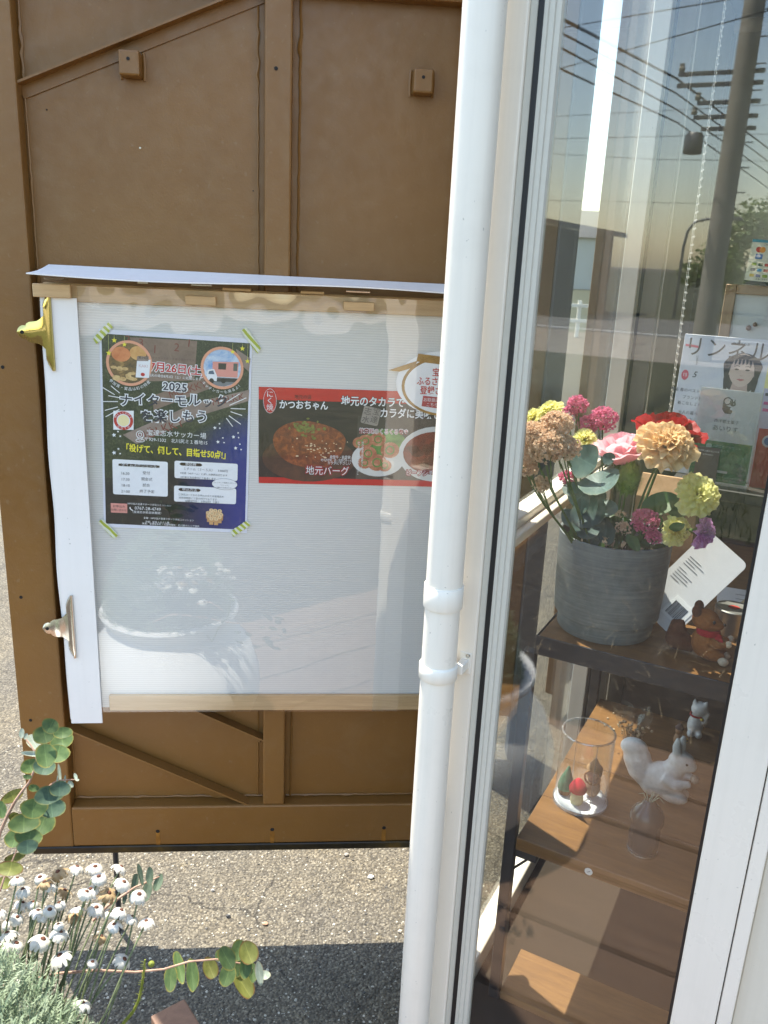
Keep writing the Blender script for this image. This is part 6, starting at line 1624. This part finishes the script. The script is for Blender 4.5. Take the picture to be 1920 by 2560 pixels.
# ------------------------------------------------------------------ surroundings seen mirrored in the glass or through it
CONC = m_noise2('pole_concrete', [(.3, (.30, .28, .23)), (.7, (.40, .375, .31))], 3, .85)
up_ = thing('utility_pole', 'tall concrete utility pole with crossarms mirrored in the shop glass', 'pole', SF, (-1.80, -16, 0))
tube('pole', [(0, 0, 0), (0, 0, 11.5)], [.21, .15], CONC, up_, 20)
STG = flat('galvanised', (.20, .20, .19), .5, .6)
for z, L in ((5.07, 1.15), (4.88, 1.15), (4.58, .75), (4.34, .78), (4.14, .62), (6.6, 1.3), (7.6, 1.3)):
    box('crossarm', -L, .32, -.24, -.17, z - .035, z + .035, STG, up_, .004)
for x, z in ((-1.1, 5.12), (-.75, 4.63), (-.78, 4.39)):
    lathe('insulator', [(0, 0), (.05, 0), (.06, .05), (.04, .08), (.05, .12), (0, .14)], CONC, up_, 12, (x, -.2, z))
lathe('transformer', [(0, 0), (.16, 0), (.17, .03), (.17, .30), (.13, .36), (0, .37)], STG, up_, 18, (-.72, -.2, 3.72))
for z in [2.2 + .42 * i for i in range(12)]: tube('step_bolt', [(.12, 0, z), (.34, 0, z)], .012, STG, up_, 6)
WRM = flat('wire_black', (.02, .02, .02), .6)
for i, wpts in enumerate(WIRES):
    d0 = Vector(wpts[0]) - Vector(wpts[1]); d1 = Vector(wpts[-1]) - Vector(wpts[-2])
    P_ = [Vector(wpts[0]) + d0 * 1.2] + [Vector(p) for p in wpts] + [Vector(wpts[-1]) + d1 * 1.0]
    o = thing('power_line', ('thick overhead cable crossing the mirrored sky, %s of the four near the pole' % ('highest', 'second highest', 'third highest', 'lowest')[i]) if i < 4 else ('thin overhead wire crossing the mirrored sky, %s of the six thin ones' % ('topmost', 'second from top', 'third from top', 'fourth from top', 'fifth from top', 'lowest')[i - 4]), 'wire', SF, (0, 0, 0), 0, 'overhead wires mirrored in the glass')
    tube('wire', P_, .020 if i == 0 else (.014 if i < 4 else .010), WRM, o, 5)
ll = thing('street_light', 'curved street light mirrored in the shop glass', 'street light', SF, (-4.75, -30, 0))
pts = [(0, 0, 0), (0, 0, 2.4), (.06, 0, 2.9), (.25, 0, 3.2), (.6, 0, 3.3), (1.3, 0, 3.32)]
tube('lamp_post', pts, [.06, .05, .045, .04, .04, .035], STG, ll, 8); box('lamp_head', 1.25, 1.75, -.1, .1, 3.27, 3.37, STG, ll, .02)

hs = thing('dark_house', 'dark brown house with a sloping roof mirrored at the left of the glass', 'house', SF, (-12.0, -27, 0))
DW = m_noise2('house_cladding', [(.3, (.050, .034, .024)), (.7, (.085, .060, .042))], 1, .8, sc3=(1, 1, 9)); DR = flat('house_roof', (.045, .042, .040), .6)
box('wall', -6, 4.6, -4, 1, 0, 2.7, DW, hs, .01)
mesh('roof', [(-6.4, 1.4, 4.4), (5.0, 1.4, 2.65), (5.0, -4.4, 2.65), (-6.4, -4.4, 4.4), (-6.4, 1.4, 4.55), (5.0, 1.4, 2.82), (5.0, -4.4, 2.82), (-6.4, -4.4, 4.55)], [(0, 3, 2, 1), (4, 5, 6, 7), (0, 1, 5, 4), (1, 2, 6, 5), (2, 3, 7, 6), (3, 0, 4, 7)], DR, hs)
mesh('gable', [(-6, 1.0, 2.7), (4.6, 1.0, 2.7), (-6, 1.0, 4.35)], [(0, 1, 2)], DW, hs)
for x in (-1.0, 2.2):
    wn = box('window', x, x + 1.3, 1.001, 1.04, .9, 2.1, flat('house_window', (.10, .11, .12), .1), hs, .01); box('window_frame', x - .06, x + 1.36, 1.0005, 1.03, .84, .898, STG, wn, .004)

def tree(label, c, h, r, seed, n=2600, group='trees mirrored in the glass', fr=SF):
    t_ = thing('tree', label, 'tree', fr, c, 0, group); rnd = random.Random(seed)
    tube('trunk', [(0, 0, 0), (.05 * r, 0, h * .35), (0, .06 * r, h * .75)], [.09 * r, .07 * r, .03 * r], BARK, t_, 8)
    cl_ = []
    for i in range(9):
        a = rnd.uniform(0, 6.28); q = rnd.uniform(.1, .75) * r; z = h * rnd.uniform(.42, .92); cl_.append((q * math.cos(a), q * math.sin(a), z, r * rnd.uniform(.28, .5)))
        tube('limb', [(0, 0, h * .35), (q * .5 * math.cos(a), q * .5 * math.sin(a), (h * .4 + z) / 2), (q * math.cos(a), q * math.sin(a), z)], [.04 * r, .025 * r, .01 * r], BARK, t_, 6)
    v, f = [], []
    for i in range(n):
        cx, cy, cz, cr = rnd.choice(cl_); d = Vector((rnd.gauss(0, 1), rnd.gauss(0, 1), rnd.gauss(0, 1))).normalized()
        p = Vector((cx, cy, cz)) + d * cr * rnd.uniform(.5, 1.05); _, u_, w_ = frame_at((d + Vector((rnd.uniform(-.8, .8), rnd.uniform(-.8, .8), rnd.uniform(-.8, .8)))).normalized()); s = r * rnd.uniform(.035, .065); o_ = len(v)
        v += [p + u_ * s, p + w_ * s * .6, p - u_ * s, p - w_ * s * .6]; f.append((o_, o_ + 1, o_ + 2, o_ + 3))
    mesh('crown', v, f, TREEG[seed % 2], t_)
TREEG = [petal_mat('tree_green', (122, 140, 78), (88, 110, 56), .35, .6, 1.5), petal_mat('tree_green2', (138, 152, 96), (100, 120, 70), .35, .6, 1.5)]
for i, (a, b, h, r, l_) in enumerate(((-4.4, -37, 3.1, 2.0, 'bushy tree mirrored behind the street light'), (-1.9, -33, 4.3, 2.1, 'taller tree mirrored right of the utility pole'), (1.6, -36, 4.6, 2.5, 'tallest tree mirrored at the right edge of the glass'))):
    tree(l_, (a, b, 0), h, r, 200 + i)

# brown steel doors behind the side window, and what shows between them
rp = thing('rear_steel_panel', 'second brown steel panel seen through the glass, left of the bright gap', 'panel', Matrix.Translation((.38, 2.6, 0)))
box('sheet', -.16, .092, 0, .03, .16, 2.95, BROWN, rp, .003); box('column', .0925, .150, -.02, .05, .0, 2.95, flat('steel_grey_blue', (.075, .082, .098), .5), rp, .003)
box('leg', -.12, -.08, .0, .03, .0, .1595, STEELB, rp, .002)
rp2 = thing('rear_steel_panel', 'third brown steel panel seen through the glass, right of the bright gap', 'panel', Matrix.Translation((.74, 2.93, 0)) @ Matrix.Rotation(math.radians(50), 4, 'Z'))
box('sheet', -.118, .55, 0, .03, .12, 2.95, BROWN, rp2, .003); box('column', -.118, -.07, -.028, -.0006, .0, 2.95, BROWN, rp2, .003); box('leg', .45, .49, .0, .03, .0, .1195, STEELB, rp2, .002)
for x, y, wv_, hv, c, l_ in ((12.6, 62, 3.2, 3.4, (.55, .53, .48), 'small cream house in the distance between the steel panels'), (16.6, 70, 4.5, 4.4, (.42, .43, .45), 'larger grey house in the distance behind the cream one')):
    o = thing('distant_house', l_, 'house', Matrix.Translation((x, y, 0)))
    box('wall', -wv_, wv_, -2, 2, 0, hv, flat('wall_%d' % int(x), c, .7), o, .02)
    mesh('roof', [(-wv_ - .3, -2.3, hv), (wv_ + .3, -2.3, hv), (wv_ + .3, 2.3, hv), (-wv_ - .3, 2.3, hv), (-wv_ - .3, 0, hv + 1.3), (wv_ + .3, 0, hv + 1.3)], [(0, 1, 5, 4), (2, 3, 4, 5), (1, 2, 5), (3, 0, 4), (3, 2, 1, 0)], DR, o)
    for k in (-1, 1): box('window', k * wv_ * .5 - .6, k * wv_ * .5 + .6, -2.04, -2.001, .9, 2.0, flat('house_window', (.10, .11, .12), .1), o, .005)
fn = thing('guard_fence', 'low white guard fence beside the far field', 'fence', Matrix.Translation((4.4, 20.5, 0)))
for i in range(9): box('post', -4 + i - .04, -4 + i + .04, -.04, .04, 0, .85, PVC, fn, .005)
for z in (.35, .7): box('rail', -4.2, 4.2, -.065, -.0405, z, z + .08, PVC, fn, .005)
